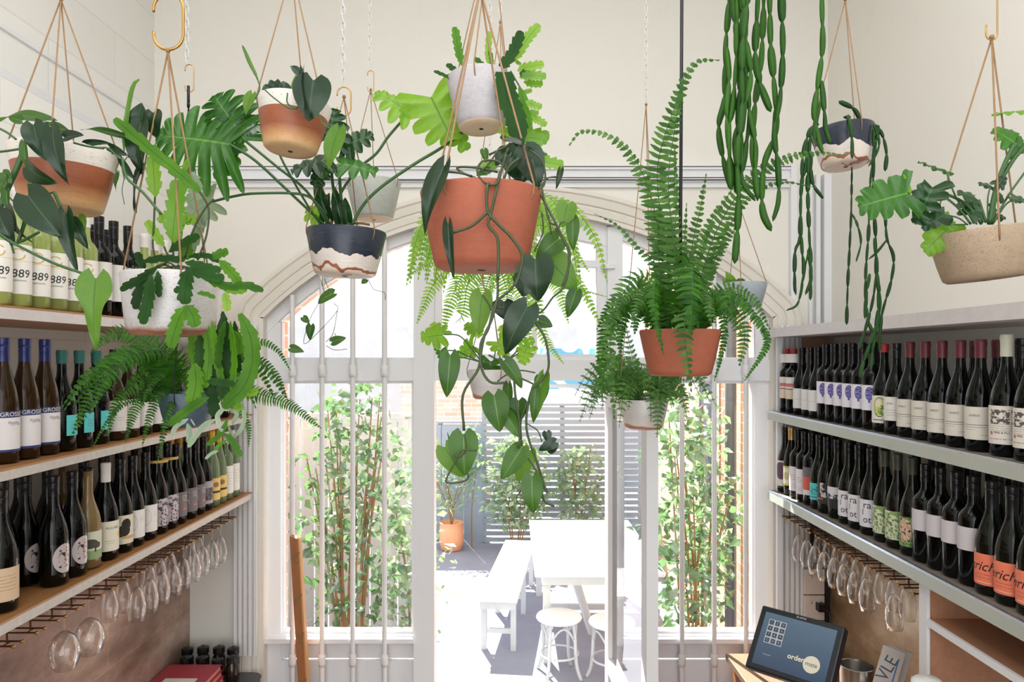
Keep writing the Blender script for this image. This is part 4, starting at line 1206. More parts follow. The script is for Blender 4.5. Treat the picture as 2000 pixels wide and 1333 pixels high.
H_(ld, c5, (955, 480), (1105, 550), 85, Y, 0, roll=.4)
H_(lm, c5, (1095, 395), (680, 305), 55, Y, .03, fold=.5)
H_(ld, c5, (1050, 580), (1175, 770), 75, Y, .02, roll=.6)
H_(lm, c5, (1025, 700), (1000, 860), 45, Y, .02)
H_(ld, c5, (1210, 235), (1225, 90), 150, Y, .06, fold=.3)
H_(ld, c5, (1225, 250), (1210, 720), 260, Y, .06, fold=.35, waist=.2)
H_(ld, c5, (1330, 180), (1350, 395), 190, Y, .08, fold=.2)
H_(ld, c5, (1250, 660), (1150, 1040), 130, Y, .07, roll=.6, fold=.4)
H_(ld, c5, (1180, 300), (1090, 560), 110, Y, .07, roll=.8)
strap(lb, V(c5, [(1075, 540), (1085, 330), (1120, 100), (1160, -60), (1210, -110)], Y + .05), .0105, 2, .05)
for pts, r_ in (([(120, 1400), (100, 1330)], .002), ([(215, 485), (100, 505), (-20, 520)], .0022), ([(140, 410), (60, 350), (-20, 310)], .002),
        ([(210, 500), (150, 650), (60, 850), (0, 1000)], .0055), ([(215, 680), (240, 740), (280, 840), (330, 870)], .0022), ([(220, 990), (120, 950), (50, 880)], .0016),
        ([(240, 310), (210, 440), (215, 560), (225, 690)], .002), ([(470, 870), (520, 980), (570, 1080)], .0035), ([(470, 868), (430, 880), (380, 900)], .002),
        ([(1060, 570), (1100, 740), (1240, 870), (1400, 1060)], .0026), ([(1105, 560), (1060, 640), (1080, 760)], .0012), ([(1075, 760), (1060, 860), (1080, 975)], .0008),
        ([(860, 480), (940, 490), (1040, 580)], .0014), ([(640, 440), (760, 470), (900, 490)], .002), ([(160, 1300), (200, 1180), (235, 1060)], .0035), ([(90, 1320), (200, 1290), (340, 1215)], .0028)):
    sm.tube(smooth_path(V(c5, pts, Y + F5 + .02), 5), r_, 6)
sm.tube(smooth_path(V(c38, [(-20, 330), (120, 425), (450, 590), (700, 680), (832, 742)], Y - .2), 6), .0024, 6)
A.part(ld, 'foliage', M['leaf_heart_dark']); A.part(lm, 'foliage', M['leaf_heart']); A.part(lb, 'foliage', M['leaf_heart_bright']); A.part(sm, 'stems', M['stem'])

# ================= B: speckled white pot with leaf cactus
B = Planter('hanging_planter', 'big speckled white pot with rusty foot holding a long trailing leaf cactus', 336, 536, 656, 1.50, 184, 162, M['pot_speckled'], apex=(328, 100), cords=3, cord_a0=-175, cord_r=.0021)
cb = (220, 230, 2.836); Y = B.Y
ld, lm, lb, ls, sm = MB(), MB(), MB(), MB(), MB()
def S_(mb, c, pts, w_, Y, dy=0, teeth=6, depth=.28, **k):
    strap(mb, V(c, pts, Y + dy), w_ / c[2] * (Y + dy) / F, teeth, depth, **k)
S_(lb, cb, [(238, 440), (228, 330), (222, 212)], 92, Y, -.02, 4)
S_(lb, cb, [(332, 690), (345, 520), (368, 345)], 125, Y, -.02, 6)
S_(lm, cb, [(480, 410), (370, 310), (200, 170), (10, 5)], 80, Y, -.06, 6, .3, base_w=.5)
S_(lb, cb, [(285, 715), (240, 650), (190, 570)], 62, Y, 0, 4)
S_(lb, cb, [(262, 585), (280, 530)], 50, Y, 0, 2); S_(lb, cb, [(400, 590), (440, 560), (380, 560)], 60, Y, .05, 3)
S_(lb, cb, [(370, 720), (350, 640), (390, 560)], 70, Y, .06, 4)
S_(lb, cb, [(420, 230), (395, 290)], 40, Y, .03, 3); S_(ls, cb, [(440, 300), (460, 420), (420, 480)], 90, Y, .1, 4)
S_(ls, cb, [(520, 500), (470, 640), (420, 770)], 70, Y, .1, 4); S_(ls, cb, [(430, 560), (520, 600)], 60, Y, .1, 3)
S_(ld, cb, [(310, 745), (390, 695), (482, 655)], 62, Y, -.03, 4)
S_(lm, cb, [(380, 790), (410, 740), (400, 690)], 80, Y, .05, 4)
fr = -B.rt - .01
S_(ld, cb, [(180, 840), (150, 790), (135, 745)], 55, Y, fr * .6, 3)
S_(ld, cb, [(250, 830), (150, 895), (42, 955)], 58, Y, fr, 5)
S_(ld, cb, [(215, 850), (150, 950), (125, 1062)], 66, Y, fr, 5)
S_(ld, cb, [(215, 870), (200, 1000), (165, 1145)], 80, Y, fr - .01, 6)
S_(ld, cb, [(250, 850), (255, 920), (258, 995)], 45, Y, fr, 4)
S_(ld, cb, [(430, 830), (405, 930), (400, 1035)], 95, Y, fr, 5); S_(ld, cb, [(370, 935), (345, 970)], 36, Y, fr, 2)
S_(lm, cb, [(415, 1040), (360, 1130), (320, 1275)], 92, Y, fr, 6)
S_(lm, cb, [(405, 1040), (440, 1090), (462, 1160)], 88, Y, fr, 4)
S_(lm, cb, [(465, 972), (520, 978), (568, 1000)], 32, Y, fr, 3)
S_(ld, cb, [(160, 800), (280, 780), (400, 790)], 50, Y, fr * .7, 4); S_(ld, cb, [(400, 800), (520, 830), (600, 850)], 60, Y, fr * .7, 4)
S_(ld, cb, [(420, 770), (520, 765), (590, 800)], 40, Y, 0, 4); S_(ld, cb, [(420, 840), (540, 880), (620, 890)], 66, Y, fr * .8, 4)
S_(lm, cb, [(555, 785), (590, 755), (642, 745)], 62, Y, -.02, 3)
S_(lm, cb, [(590, 790), (650, 850), (705, 915)], 66, Y, -.02, 5)
S_(lm, cb, [(500, 890), (640, 935), (740, 930), (835, 960)], 56, Y, -.08, 6)
S_(lb, cb, [(580, 900), (650, 950), (745, 955)], 60, Y, -.04, 5); S_(lb, cb, [(620, 970), (632, 1020), (635, 1072)], 54, Y, -.06, 3)
cl = (240, 640, 4.762)
S_(lm, cl, [(1090, -130), (1190, 100), (1200, 330), (1120, 560), (930, 745)], 170, Y, -.05, 8, .2, base_w=.3)
S_(ld, cl, [(930, -150), (950, 100), (960, 300), (955, 470)], 130, Y, -.02, 7, .25, base_w=.15)
S_(ld, cl, [(820, 40), (870, 300), (920, 500), (930, 660)], 130, Y, -.01, 7, .25, base_w=.15)
S_(ld, cl, [(720, 60), (720, 260), (700, 470)], 120, Y, .0, 6, .25, base_w=.15)
for (x0, x1, x2, y2, dy_, w_, q_) in ((860, 840, 880, 420, .03, 110, 0), (1000, 1040, 1010, 600, -.03, 105, 1), (780, 800, 770, 560, -.02, 100, 1), (900, 880, 860, 640, .02, 105, 0), (1040, 1060, 1080, 420, .02, 95, 0), (680, 650, 690, 380, .03, 100, 1), (950, 900, 890, 380, -.04, 100, 1), (830, 870, 930, 520, -.03, 90, 1)):
    S_((ld, lm)[q_], cl, [(x0, -60), (x1, y2 * .5), (x2, y2)], w_, Y, dy_, 6, .28, base_w=.12, roll=(x0 % 7 - 3) * .2)
S_(lm, cl, [(670, 330), (680, 520), (640, 730)], 170, Y, -.03, 6, .28, base_w=.2)
S_(lm, cl, [(800, 650), (640, 740), (430, 905)], 100, Y, -.05, 6, .25)
S_(ld, cl, [(810, 530), (840, 650), (850, 830)], 125, Y, -.01, 5, .25); S_(lm, cl, [(1030, 30), (1080, 130), (1090, 250)], 110, Y, .0, 4, .2)
S_(ld, cl, [(780, 500), (900, 510), (1040, 530)], 80, Y, -.06, 4, .2); S_(lb, cl, [(1100, 590), (1160, 610), (1260, 590)], 90, Y, -.02, 4)
S_(ls, cl, [(955, 745), (880, 830), (925, 970)], 50, Y, -.05, 3, .1); S_(ls, cl, [(870, 850), (740, 930), (605, 1115)], 58, Y, -.05, 3, .12)
S_(ls, cl, [(610, 850), (500, 920), (455, 1005)], 48, Y, -.05, 3, .1); S_(ls, cl, [(600, 890), (620, 980), (610, 1080)], 54, Y, -.04, 3, .1)
S_(ls, cl, [(630, 850), (670, 915)], 14, Y, -.05, 2, .1); S_(ls, cl, [(980, 760), (1060, 800), (1020, 900)], 43, Y, -.03, 3, .1)
S_(ls, cl, [(1110, 700), (1130, 850), (1090, 960), (1000, 1040)], 43, Y, -.02, 4, .12)
S_(lm, cl, [(980, 850), (900, 1000), (775, 1095)], 55, Y, -.05, 3, .2); S_(lm, cl, [(940, 985), (1020, 1060), (1100, 1200)], 75, Y, -.05, 4, .25)
S_(ls, cl, [(890, 1150), (830, 1170), (765, 1225)], 32, Y, -.05, 2, .1); S_(ls, cl, [(980, 900), (1000, 1000), (975, 1090)], 29, Y, -.03, 3, .15)
S_(lm, cl, [(970, 1050), (890, 1100), (870, 1150)], 36, Y, -.04, 3, .2)
S_(lb, cl, [(1020, 700), (1080, 740), (1110, 760)], 80, Y, -.03, 3, .2)
for pts in ([(235, 430), (228, 600), (222, 700), (236, 785)], [(333, 680), (335, 740), (340, 790)], [(475, 400), (530, 500), (520, 650), (470, 790)], [(285, 715), (300, 750), (330, 790)], [(560, 450), (500, 520), (440, 640), (400, 780)]):
    sm.tube(smooth_path(V(cb, pts, Y), 5), .0022, 6)
for i in range(30):
    a = rnd.uniform(0, 6.28); b_ = rnd.uniform(0, 6.28); q = B.rim + Vector((math.cos(a), math.sin(a), 0)) * B.rt * rnd.uniform(.3, .9); p = B.rim + Vector((math.cos(b_), math.sin(b_), 0)) * B.rt * rnd.uniform(.3, .9)
    sm.tube(smooth_path([q, q.lerp(p, .5) + Vector((0, 0, rnd.uniform(.0, .02))), p], 4), .0018, 5)
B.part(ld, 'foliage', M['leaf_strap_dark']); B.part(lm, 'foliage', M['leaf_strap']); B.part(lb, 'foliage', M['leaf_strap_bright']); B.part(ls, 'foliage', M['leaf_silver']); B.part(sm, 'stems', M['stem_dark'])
brass_hook(329, -12, 97, B.Y, 58, 'large open brass link hook above the speckled white pot')

# ================= C: slate pot with sword fern, behind the long cactus
Cp = Planter('hanging_planter', 'slate blue pot of arching sword fern by the left shelves', 366, 767, 833, 2.02, 110, 84, M['pot_slate'], apex=(368, 205), cords=3, cord_a0=30, cord_mat=M['black_metal'])
Y = Cp.Y; lf, sf = MB(), MB()
P1 = (0, 0, 1.0)
def Fr(mb, sb, pts, wpx, Y, n=34, **k): frond(mb, sb, V(P1, pts, Y), wpx * Y / F, n, **k)
for pts, w_, n in (
    ([(355, 760, -.02), (310, 690, -.1), (235, 700, -.2), (180, 770, -.24), (143, 845, -.26)], 38, 46),
    ([(350, 750, 0), (310, 690, -.02), (255, 650, -.05), (212, 655, -.08), (178, 688, -.1)], 34, 36),
    ([(355, 750, 0), (330, 690, -.1), (270, 690, -.2), (215, 730, -.24), (180, 800, -.26)], 30, 40),
    ([(390, 740, 0), (430, 700, .05), (500, 668, .08), (540, 682, .1), (566, 722, .1)], 15, 38),
    ([(390, 750, 0), (440, 710, .05), (500, 700, .08), (540, 732, .1), (560, 775, .1)], 15, 36),
    ([(400, 765, 0), (450, 755, .03), (500, 768, .05), (565, 790, .05), (626, 836, .05)], 22, 46),
    ([(330, 765, 0), (290, 765, -.06), (262, 800, -.1), (246, 862, -.1)], 17, 30),
    ([(345, 765, -.03), (330, 800, -.1), (318, 850, -.12), (308, 905, -.12)], 11, 26),
    ([(320, 765, 0), (280, 780, -.05), (240, 790, -.1), (205, 830, -.12), (178, 880, -.12)], 8, 34),
    ([(335, 760, 0), (300, 740, -.06), (270, 745, -.1), (225, 790, -.13), (212, 850, -.15)], 20, 34),
    ([(350, 760, -.02), (310, 770, -.1), (290, 820, -.12), (278, 870, -.12)], 14, 30),
    ([(420, 770, 0), (460, 790, 0), (484, 830, 0), (486, 872, 0)], 12, 26)):
    Fr(lf, sf, pts, w_, Y, n)
for i in range(16):
    a = rnd.uniform(0, 6.28); dx, dy = math.cos(a), math.sin(a); l = rnd.uniform(.10, .22)
    p0 = Cp.rim + Vector((dx * .03, dy * .03, -.01)); frond(lf, sf, [p0, p0 + Vector((dx * l * .5, dy * l * .5, l * .6)), p0 + Vector((dx * l, dy * l, l * .35)), p0 + Vector((dx * l * 1.3, dy * l * 1.3, -.02))], rnd.uniform(.018, .032), 26)
Cp.part(lf, 'foliage', M['fern_dark'], False); Cp.part(sf, 'stems', M['stem'])
chain(365, -10, 128, Cp.Y, 'pale thin chain above the small brass hook at left'); brass_hook(370, 126, 180, Cp.Y, 17, 'small brass hook above the slate fern pot')
m = MB(); m.tube([at(368, 168, Cp.Y), at(368, 210, Cp.Y)], .0042, 8); o = m.build('hanger_rod', M['black_metal'], Cp.root, smooth=True)

# ================= D: small rust pot
Dp = Planter('hanging_planter', 'small tilted white-rimmed rust pot with big heart leaves, left of the centre', 567, 200, 296, 1.60, 142, 106, M['pot_white_terra'], tilt=(4, -4), apex=(570, -60), cords=3, cord_a0=-150)
cd = (440, 60, 2.468); Y = Dp.Y
ld, lm, lb, sm = MB(), MB(), MB(), MB()
ff = -Dp.rt - .015
H_(ld, cd, (425, 240), (402, 435), 185, Y, ff, fold=.1, roll=-.15); H_(ld, cd, (380, 200), (395, 430), 70, Y, ff - .01, roll=.9)
H_(ld, cd, (360, 210), (312, 165), 40, Y, ff); H_(lb, cd, (345, 300), (345, 205), 55, Y, 0)
for (a, b_, w_) in (((240, 300), (215, 235), 60), ((255, 300), (250, 230), 60), ((290, 300), (280, 240), 62), ((210, 300), (190, 255), 50), ((300, 300), (318, 285), 45), ((170, 310), (140, 330), 30)): H_(ld, cd, a, b_, w_, Y, -.03)
H_(lb, cd, (130, 305), (95, 405), 58, Y, -.08)
H_(lb, cd, (548, 478), (492, 668), 100, Y, ff - .02, fold=.12)
for pts in ([(145, 330), (165, 260), (110, 150), (83, 72)], [(185, 280), (235, 325), (310, 375), (360, 362), (395, 330)], [(300, 300), (300, 350), (345, 378)], [(445, 385), (470, 450), (545, 490)]):
    sm.tube(smooth_path(V(cd, pts, Y + ff), 5), .0016, 5)
strap(lb, V(cd, [(162, 245), (125, 165), (83, 72)], Y + ff), .007, 2, .05)
Dp.part(ld, 'foliage', M['leaf_heart_dark']); Dp.part(lb, 'foliage', M['leaf_heart_bright']); Dp.part(sm, 'stems', M['stem'])

# ================= E: navy and white pot with long-stalked philodendron
E = Planter('hanging_planter', 'navy over white pot with long-stalked deep-lobed leaves above the left window', 674, 452, 540, 1.86, 154, 122, M['pot_navy'], tilt=(2, 0), apex=(672, 190), cords=3, cord_a0=-35)
ce = (440, 60, 2.468); Y = E.Y
ld, lm, lb, ls, sm = MB(), MB(), MB(), MB(), MB()
def Lb(mb, c, cen, tip, size, Y, dy=0, **k):
    a, b_ = V(c, [cen, tip], Y + dy); lobed(mb, a, b_, size / c[2] * (Y + dy) / F, **k)
Lb(lm, P1, (449, 282), (330, 262), 150, Y, -.12, lobes=15, depth=.72, spread=2.6, cup=.15, sub=.04)
Lb(lm, P1, (480, 275), (420, 190), 112, Y, -.10, lobes=13, depth=.7, spread=2.3, cup=.15, sub=.04)
Lb(lm, P1, (449, 284), (425, 345), 75, Y, -.11, lobes=7, depth=.6, spread=1.2)
Lb(ls, P1, (415, 394), (370, 420), 66, Y, -.08, lobes=9, depth=.5, spread=2.4)
Lb(lb, P1, (800, 220), (745, 180), 78, Y, .0, lobes=9, depth=.5, spread=2.2, normal=Vector((0, -.7, .9)), seed=3)
Lb(lb, P1, (842, 190), (872, 250), 92, Y, -.02, lobes=9, depth=.5, spread=2.9, seed=2)
Lb(lb, P1, (884, 250), (912, 290), 52, Y, .02, lobes=5, depth=.55, spread=1.7)
Lb(ld, ce, (500, 520), (520, 400), 150, Y, -.06, lobes=9, depth=.45, spread=2.6); Lb(ld, ce, (560, 560), (700, 500), 165, Y, -.04, lobes=9, depth=.55, spread=1.7)
Lb(lm, ce, (545, 640), (710, 665), 190, Y, -.08, lobes=9, depth=.5, spread=1.9, normal=Vector((0, -.8, .8))); Lb(ld, ce, (490, 620), (330, 660), 185, Y, -.08, lobes=9, depth=.5, spread=1.9, normal=Vector((0, -.8, .8)))
Lb(ld, ce, (470, 660), (430, 740), 100, Y, -.06, lobes=7, depth=.5, spread=2.2); Lb(lb, ce, (475, 910), (400, 865), 100, Y, .03, lobes=7, depth=.5)
Lb(ls, ce, (80, 470), (170, 465), 95, Y, -.1, lobes=7, depth=.45, spread=1.2)
for (a, b_, w_) in (((500, 900), (420, 700), 60), ((560, 930), (520, 740), 60), ((590, 930), (575, 800), 60), ((480, 920), (500, 780), 50)): H_(ld, ce, a, b_, w_, Y, 0, fold=.5)
for pts, r_ in (([(640, 445, 0), (570, 380, -.06), (500, 315, -.1), (449, 282, -.12)], .0036), ([(645, 445, 0), (600, 375, -.04), (540, 325, -.08), (480, 276, -.1)], .0034),
        ([(648, 445, 0), (625, 405, -.04), (590, 380, -.06), (500, 378, -.08), (455, 384, -.08), (415, 394, -.08)], .0034),
        ([(655, 445, 0), (665, 380, 0), (700, 330, 0), (735, 300, 0), (760, 265, 0), (800, 220, 0)], .0036),
        ([(687, 440, -.03), (710, 400, -.02), (745, 365, 0), (810, 320, 0), (860, 290, .02), (908, 255, .02)], .0042),
        ([(670, 445, 0), (655, 390, 0), (648, 340, -.03), (650, 300, -.05)], .004), ([(682, 445, 0), (668, 400, 0), (662, 330, -.04)], .0042), ([(640, 445, 0), (628, 400, 0), (630, 330, -.05), (640, 280, -.05)], .003),
        ([(632, 447, 0), (600, 400, 0), (560, 330, -.04), (545, 300, -.05)], .003)):
    sm.tube(smooth_path(V(P1, pts, Y), 6), r_, 7)
bk = MB()
for pts in ([(650, 445), (640, 400), (628, 365)], [(660, 445), (645, 410), (636, 380)], [(668, 440), (700, 436), (722, 439)]): bk.tube(smooth_path(V(P1, pts, Y), 5), .0032, 6)
E.part(ld, 'foliage', M['leaf_lobed_dark']); E.part(lm, 'foliage', M['leaf_lobed']); E.part(lb, 'foliage', M['leaf_strap_bright']); E.part(ls, 'foliage', M['leaf_silver']); E.part(sm, 'stems', M['stem']); E.part(bk, 'dry_stalks', M['bark'])
chain(670, -10, 170, E.Y, 'pale chain above the brass hook of the navy pot'); brass_hook(672, 170, 226, E.Y, 27, 'thin brass hook above the navy and white pot')

# ================= F: grey pot behind
Fp = Planter('hanging_planter', 'plain grey pot with pale foot, trailing thin stems in front of the arch', 730, 355, 430, 2.55, 106, 78, M['pot_grey'], apex=(724, 176), cords=3, cord_a0=-20)
Y = Fp.Y; lm, sm = MB(), MB()
ca = (440, 320, 2.898)
for a, b_, w_ in (((615, 735), (520, 790), 75), ((440, 870), (475, 905), 42), ((485, 915), (478, 1000), 52), ((605, 1010), (682, 985), 55), ((370, 1045), (445, 1065), 50), ((800, 655), (770, 680), 36)):
    H_(lm, ca, a, b_, w_, Y, .02)
for pts in ([(540, 655), (560, 720), (600, 745)], [(560, 650), (590, 720)], [(615, 790), (635, 830), (540, 940), (445, 1020), (480, 880), (540, 770)], [(635, 830), (610, 960), (570, 1010)], [(620, 960), (640, 1020)], [(570, 1030), (620, 1055), (690, 1050)], [(810, 655), (840, 710), (900, 730), (905, 770)]):
    sm.tube(smooth_path(V(ca, pts, Y + .02), 5), .0011, 5)
sm.tube(smooth_path([Fp.rim + Vector((0, 0, -.02)), Fp.rim + Vector((-.13, .03, .01)), at(632, 470, Y + .12), at(630, 560, Y + .06)], 6), .0012, 5)
Fp.part(lm, 'foliage', M['leaf_heart']); Fp.part(sm, 'stems', M['stem_dark'])
chain(722, -10, 140, Fp.Y, 'pale chain above the plain grey pot'); brass_hook(724, 138, 180, Fp.Y, 12, 'narrow brass hook above the plain grey pot')

# ================= G: pale grey pot, top centre
Gp = Planter('hanging_planter', 'pale grey speckled pot hanging highest in the centre with serrated leaf cactus', 940, 150, 252, 1.80, 126, 94, M['pot_white'], tilt=(-3, -5), apex=(960, -150), cords=3, cord_a0=-95)
cg = (720, 0, 2.38); Y = Gp.Y
ld, lm, lb, sm = MB(), MB(), MB(), MB()
S_(lm, cg, [(432, 305), (415, 220), (400, 125)], 46, Y, 0, 6); S_(lb, cg, [(555, 300), (556, 220), (562, 145)], 36, Y, .02, 5); S_(lm, cg, [(570, 320), (570, 270), (560, 235)], 24, Y, .02, 3)
S_(lm, cg, [(575, 325), (530, 305), (492, 268)], 34, Y, 0, 4); S_(ld, cg, [(600, 330), (660, 260), (712, 145)], 62, Y, -.04, 6); S_(lb, cg, [(670, 290), (730, 190), (795, 115)], 60, Y, 0, 7)
S_(ld, cg, [(440, 345), (400, 325), (362, 298)], 34, Y, -.02, 4); S_(ld, cg, [(392, 370), (350, 350), (303, 330)], 22, Y, -.02, 4)
S_(ld, cg, [(630, 335), (640, 440), (680, 540), (700, 655)], 110, Y, -.07, 7, .15, base_w=.8)
S_(lm, cg, [(700, 400), (720, 480), (715, 590)], 50, Y, -.03, 5); S_(ld, cg, [(700, 340), (740, 350), (750, 370)], 50, Y, 0, 3)
for pts, w_ in (([(690, 330), (750, 310), (815, 300)], 60), ([(700, 360), (770, 350), (825, 360)], 60), ([(720, 380), (770, 390), (810, 390)], 50), ([(720, 430), (760, 420)], 30), ([(730, 470), (770, 490), (805, 500)], 50),
        ([(740, 520), (790, 530)], 40), ([(740, 545), (790, 560), (825, 585)], 50), ([(640, 620), (720, 620), (840, 640)], 90), ([(690, 660), (760, 640), (830, 660)], 80), ([(600, 615), (640, 610), (680, 640)], 60),
        ([(740, 720), (820, 750), (905, 772)], 75), ([(630, 530), (625, 560), (650, 580)], 40), ([(560, 740), (540, 790), (530, 815)], 60), ([(690, 300), (700, 285)], 40)):
    S_(lb, cg, pts, w_, Y, rnd.uniform(-.05, .08), 5, .35)
for pts, w_ in (([(740, 730), (790, 740), (810, 720)], 60), ([(740, 700), (790, 710), (830, 725)], 30), ([(700, 480), (735, 520), (750, 590)], 40), ([(610, 640), (650, 635), (690, 625)], 60)): S_(lm, cg, pts, w_, Y, 0, 5, .3)
for pts in ([(700, 560), (720, 640), (740, 720)], [(660, 330), (700, 400), (720, 430)], [(790, 700), (800, 760), (815, 800)]): sm.tube(smooth_path(V(cg, pts, Y + .01), 5), .002, 5)
Gp.part(ld, 'foliage', M['leaf_strap_dark']); Gp.part(lm, 'foliage', M['leaf_strap']); Gp.part(lb, 'foliage', M['leaf_strap_bright']); Gp.part(sm, 'stems', M['stem'])

# ================= H: big terracotta pot, centre
Hp = Planter('hanging_planter', 'largest terracotta pot in the centre with long trailing heart-leaf vines', 940, 376, 528, 1.30, 238, 186, M['pot_terracotta'], tilt=(0, 0), apex=(938, -22), cords=4, cord_a0=-122, cord_r=.0019)
Y = Hp.Y; c2 = (720, 0, 2.38); c7 = (780, 450, 2.298)
ld, lm, lb, sm = MB(), MB(), MB(), MB()
fr = -Hp.rt - .012; Yf = Y + fr
H_(lb, c7, (372, 288), (355, 470), 108, Yf, .06, fold=.15)
H_(ld, c7, (575, 345), (470, 555), 140, Yf, .03, fold=.12)
H_(lb, c7, (665, 125), (797, 270), 150, Yf, .14, fold=.10, roll=.15)
H_(lm, c7, (715, 40), (613, 125), 105, Yf, .12)
H_(lm, c7, (792, 275), (755, 392), 70, Yf, .12, fold=.15)
H_(lm, c7, (626, 405), (688, 432), 62, Yf, .14)
H_(lm, c7, (228, 562), (212, 752), 98, Yf, .06, fold=.12)
H_(lm, c7, (425, 742), (452, 908), 124, Yf, .03, fold=.12)
H_(lm, c7, (474, 590), (553, 708), 72, Yf, .0, fold=.35)
H_(lb, c7, (650, 660), (598, 868), 66, Yf, .05, fold=.4); H_(lm, c7, (612, 710), (600, 870), 46, Yf, .04, fold=.3); H_(lm, c7, (632, 665), (640, 790), 70, Yf, .08)
H_(lm, c7, (535, 765), (535, 864), 90, Yf, .05, roll=.3); H_(lm, c7, (480, 825), (540, 932), 70, Yf, .04, roll=.4); H_(lm, c7, (490, 690), (500, 800), 56, Yf, .07, roll=.5)
H_(lm, c7, (288, 918), (292, 1107), 135, Yf, .02, fold=.1); H_(lb, c7, (205, 975), (286, 1112), 110, Yf, .06, fold=.1)
H_(lm, c7, (548, 980), (457, 1120), 100, Yf, .03); H_(lb, c7, (580, 992), (525, 1132), 88, Yf, .06)
H_(lm, c7, (595, 1108), (600, 1276), 100, Yf, .02, fold=.12)
H_(ld, c7, (660, 905), (668, 952), 44, Yf, .05); H_(ld, c7, (700, 952), (625, 988), 56, Yf, .05); H_(ld, c7, (670, 985), (714, 968), 50, Yf, .05)
H_(ld, c2, (350, 775), (248, 1087), 92, Yf, .02, fold=.5); H_(ld, c2, (370, 1047), (392, 1295), 50, Yf, -.01, fold=.5)
H_(lb, c2, (925, 950), (900, 1058), 100, Y, -.05, fold=.12); H_(lm, c2, (950, 1022), (950, 1168), 64, Y, -.05)
H_(ld, c7, (610, 130), (620, 318), 170, Y, -.04, fold=.12); H_(ld, c7, (560, 200), (560, 300), 110, Y, -.04); H_(ld, c7, (470, 320), (470, 400), 110, Y, -.06, roll=.4); H_(ld, c7, (540, 330), (500, 420), 60, Y, -.05)
H_(ld, c2, (640, 658), (768, 692), 60, Y, -.06, normal=Vector((0, -.5, 1))); H_(ld, c2, (700, 650), (700, 690), 60, Y, -.05)
H_(ld, c2, (690, 690), (640, 800), 100, Y, -.02); H_(ld, c2, (720, 700), (795, 872), 150, Y, 0); H_(ld, c2, (640, 700), (590, 770), 70, Y, -.02); H_(ld, c2, (700, 760), (720, 850), 140, Y, .02); H_(ld, c2, (760, 740), (790, 870), 90, Y, -.03)
H_(lm, c2, (535, 698), (548, 755), 40, Y, -.07, fold=.5); H_(ld, c2, (893, 788), (872, 880), 30, Y, -.02, fold=.5); H_(lb, c2, (590, 760), (540, 800), 50, Y, 0)
H_(lm, c2, (560, 790), (500, 815), 40, Y, -.06)
H_(lm, c7, (230, 965), (215, 905), 10, Yf, .05)
def stem_(c, pts, r_, YY): sm.tube(smooth_path(V(c, pts, YY), 5), r_ * .82, 7)
stem_(c2, [(560, 850, .02), (550, 880), (553, 980), (600, 1040), (660, 1100), (712, 1180), (705, 1260), (680, 1333)], .0034, Yf)
stem_(c2, [(610, 800, .03), (590, 900), (570, 985), (555, 1045), (595, 1100), (603, 1180), (600, 1300)], .0032, Yf)
stem_(c2, [(555, 985), (480, 1050), (385, 1085)], .0030, Yf)
stem_(c7, [(440, 215), (440, 300), (415, 400), (380, 480), (365, 600), (405, 680), (485, 685)], .0028, Yf)
stem_(c7, [(540, 200), (500, 265), (430, 330), (400, 440), (365, 510), (355, 620), (285, 740), (290, 900)], .0028, Yf)
stem_(c7, [(372, 290), (400, 330), (412, 360)], .0022, Yf + .02)
stem_(c7, [(290, 915), (300, 980), (270, 1020), (245, 1010)], .0018, Yf)
stem_(c7, [(345, 990), (280, 990), (245, 1050), (210, 1128), (270, 1132), (308, 1115), (305, 1085)], .0020, Yf - .01)
stem_(c2, [(780, 870, .05), (850, 1000), (890, 1080), (935, 1170), (925, 1260), (900, 1330)], .0024, Y - .06)
stem_(c7, [(700, -10), (750, 70), (760, 150), (740, 250), (690, 300), (630, 370), (540, 358), (430, 345)], .0022, Y - .06)
stem_(c7, [(610, 415), (655, 490), (670, 610), (640, 670), (590, 730), (570, 890), (620, 1050), (650, 1150), (665, 1175), (640, 1155), (650, 1215), (695, 1240)], .0026, Yf + .04)
stem_(c7, [(470, 560), (510, 650), (520, 740), (540, 880), (535, 980)], .0024, Yf + .02)
stem_(c7, [(400, 560), (470, 600), (520, 650), (600, 690)], .0020, Yf + .03); stem_(c7, [(440, 680), (480, 650), (540, 630), (610, 640)], .0016, Yf + .04)
stem_(c7, [(575, 770), (545, 860), (550, 970)], .0020, Yf + .04); stem_(c7, [(575, 870), (620, 900), (640, 950)], .0014, Yf + .04); stem_(c7, [(560, 1000), (620, 1090), (635, 1150)], .0018, Yf + .03)
stem_(c7, [(545, 1170), (525, 1200), (530, 1222)], .0012, Yf + .02); stem_(c7, [(450, 600), (500, 570), (530, 540)], .0016, Yf + .05)
stem_(c2, [(360, 798), (430, 805), (480, 820)], .0026, Y - .08); stem_(c2, [(600, 800), (500, 780), (415, 778), (430, 800), (500, 830)], .0026, Y - .07)
stem_(c2, [(600, 860), (540, 850), (505, 800), (530, 750), (600, 750), (640, 790)], .0022, Y - .11)
stem_(c2, [(560, 720), (640, 680), (660, 665)], .0024, Y - .06); stem_(c2, [(700, 735), (650, 780), (620, 860)], .0026, Y - .09); stem_(c2, [(640, 720), (620, 780), (600, 850), (560, 860)], .0026, Y - .12)
stem_(c2, [(740, 690), (800, 740), (820, 800), (815, 860), (790, 880)], .0022, Y - .06); stem_(c2, [(880, 820), (830, 830), (800, 870)], .0016, Y - .04); stem_(c2, [(800, 850), (820, 950), (840, 1030), (880, 1050)], .0022, Y - .06)
stem_(c2, [(805, 990), (810, 1080), (770, 1170)], .0018, Y - .04); stem_(c2, [(835, 1000), (850, 1090)], .0016, Y - .05); stem_(c2, [(885, 1090), (890, 1040), (930, 1030)], .0014, Y - .05)
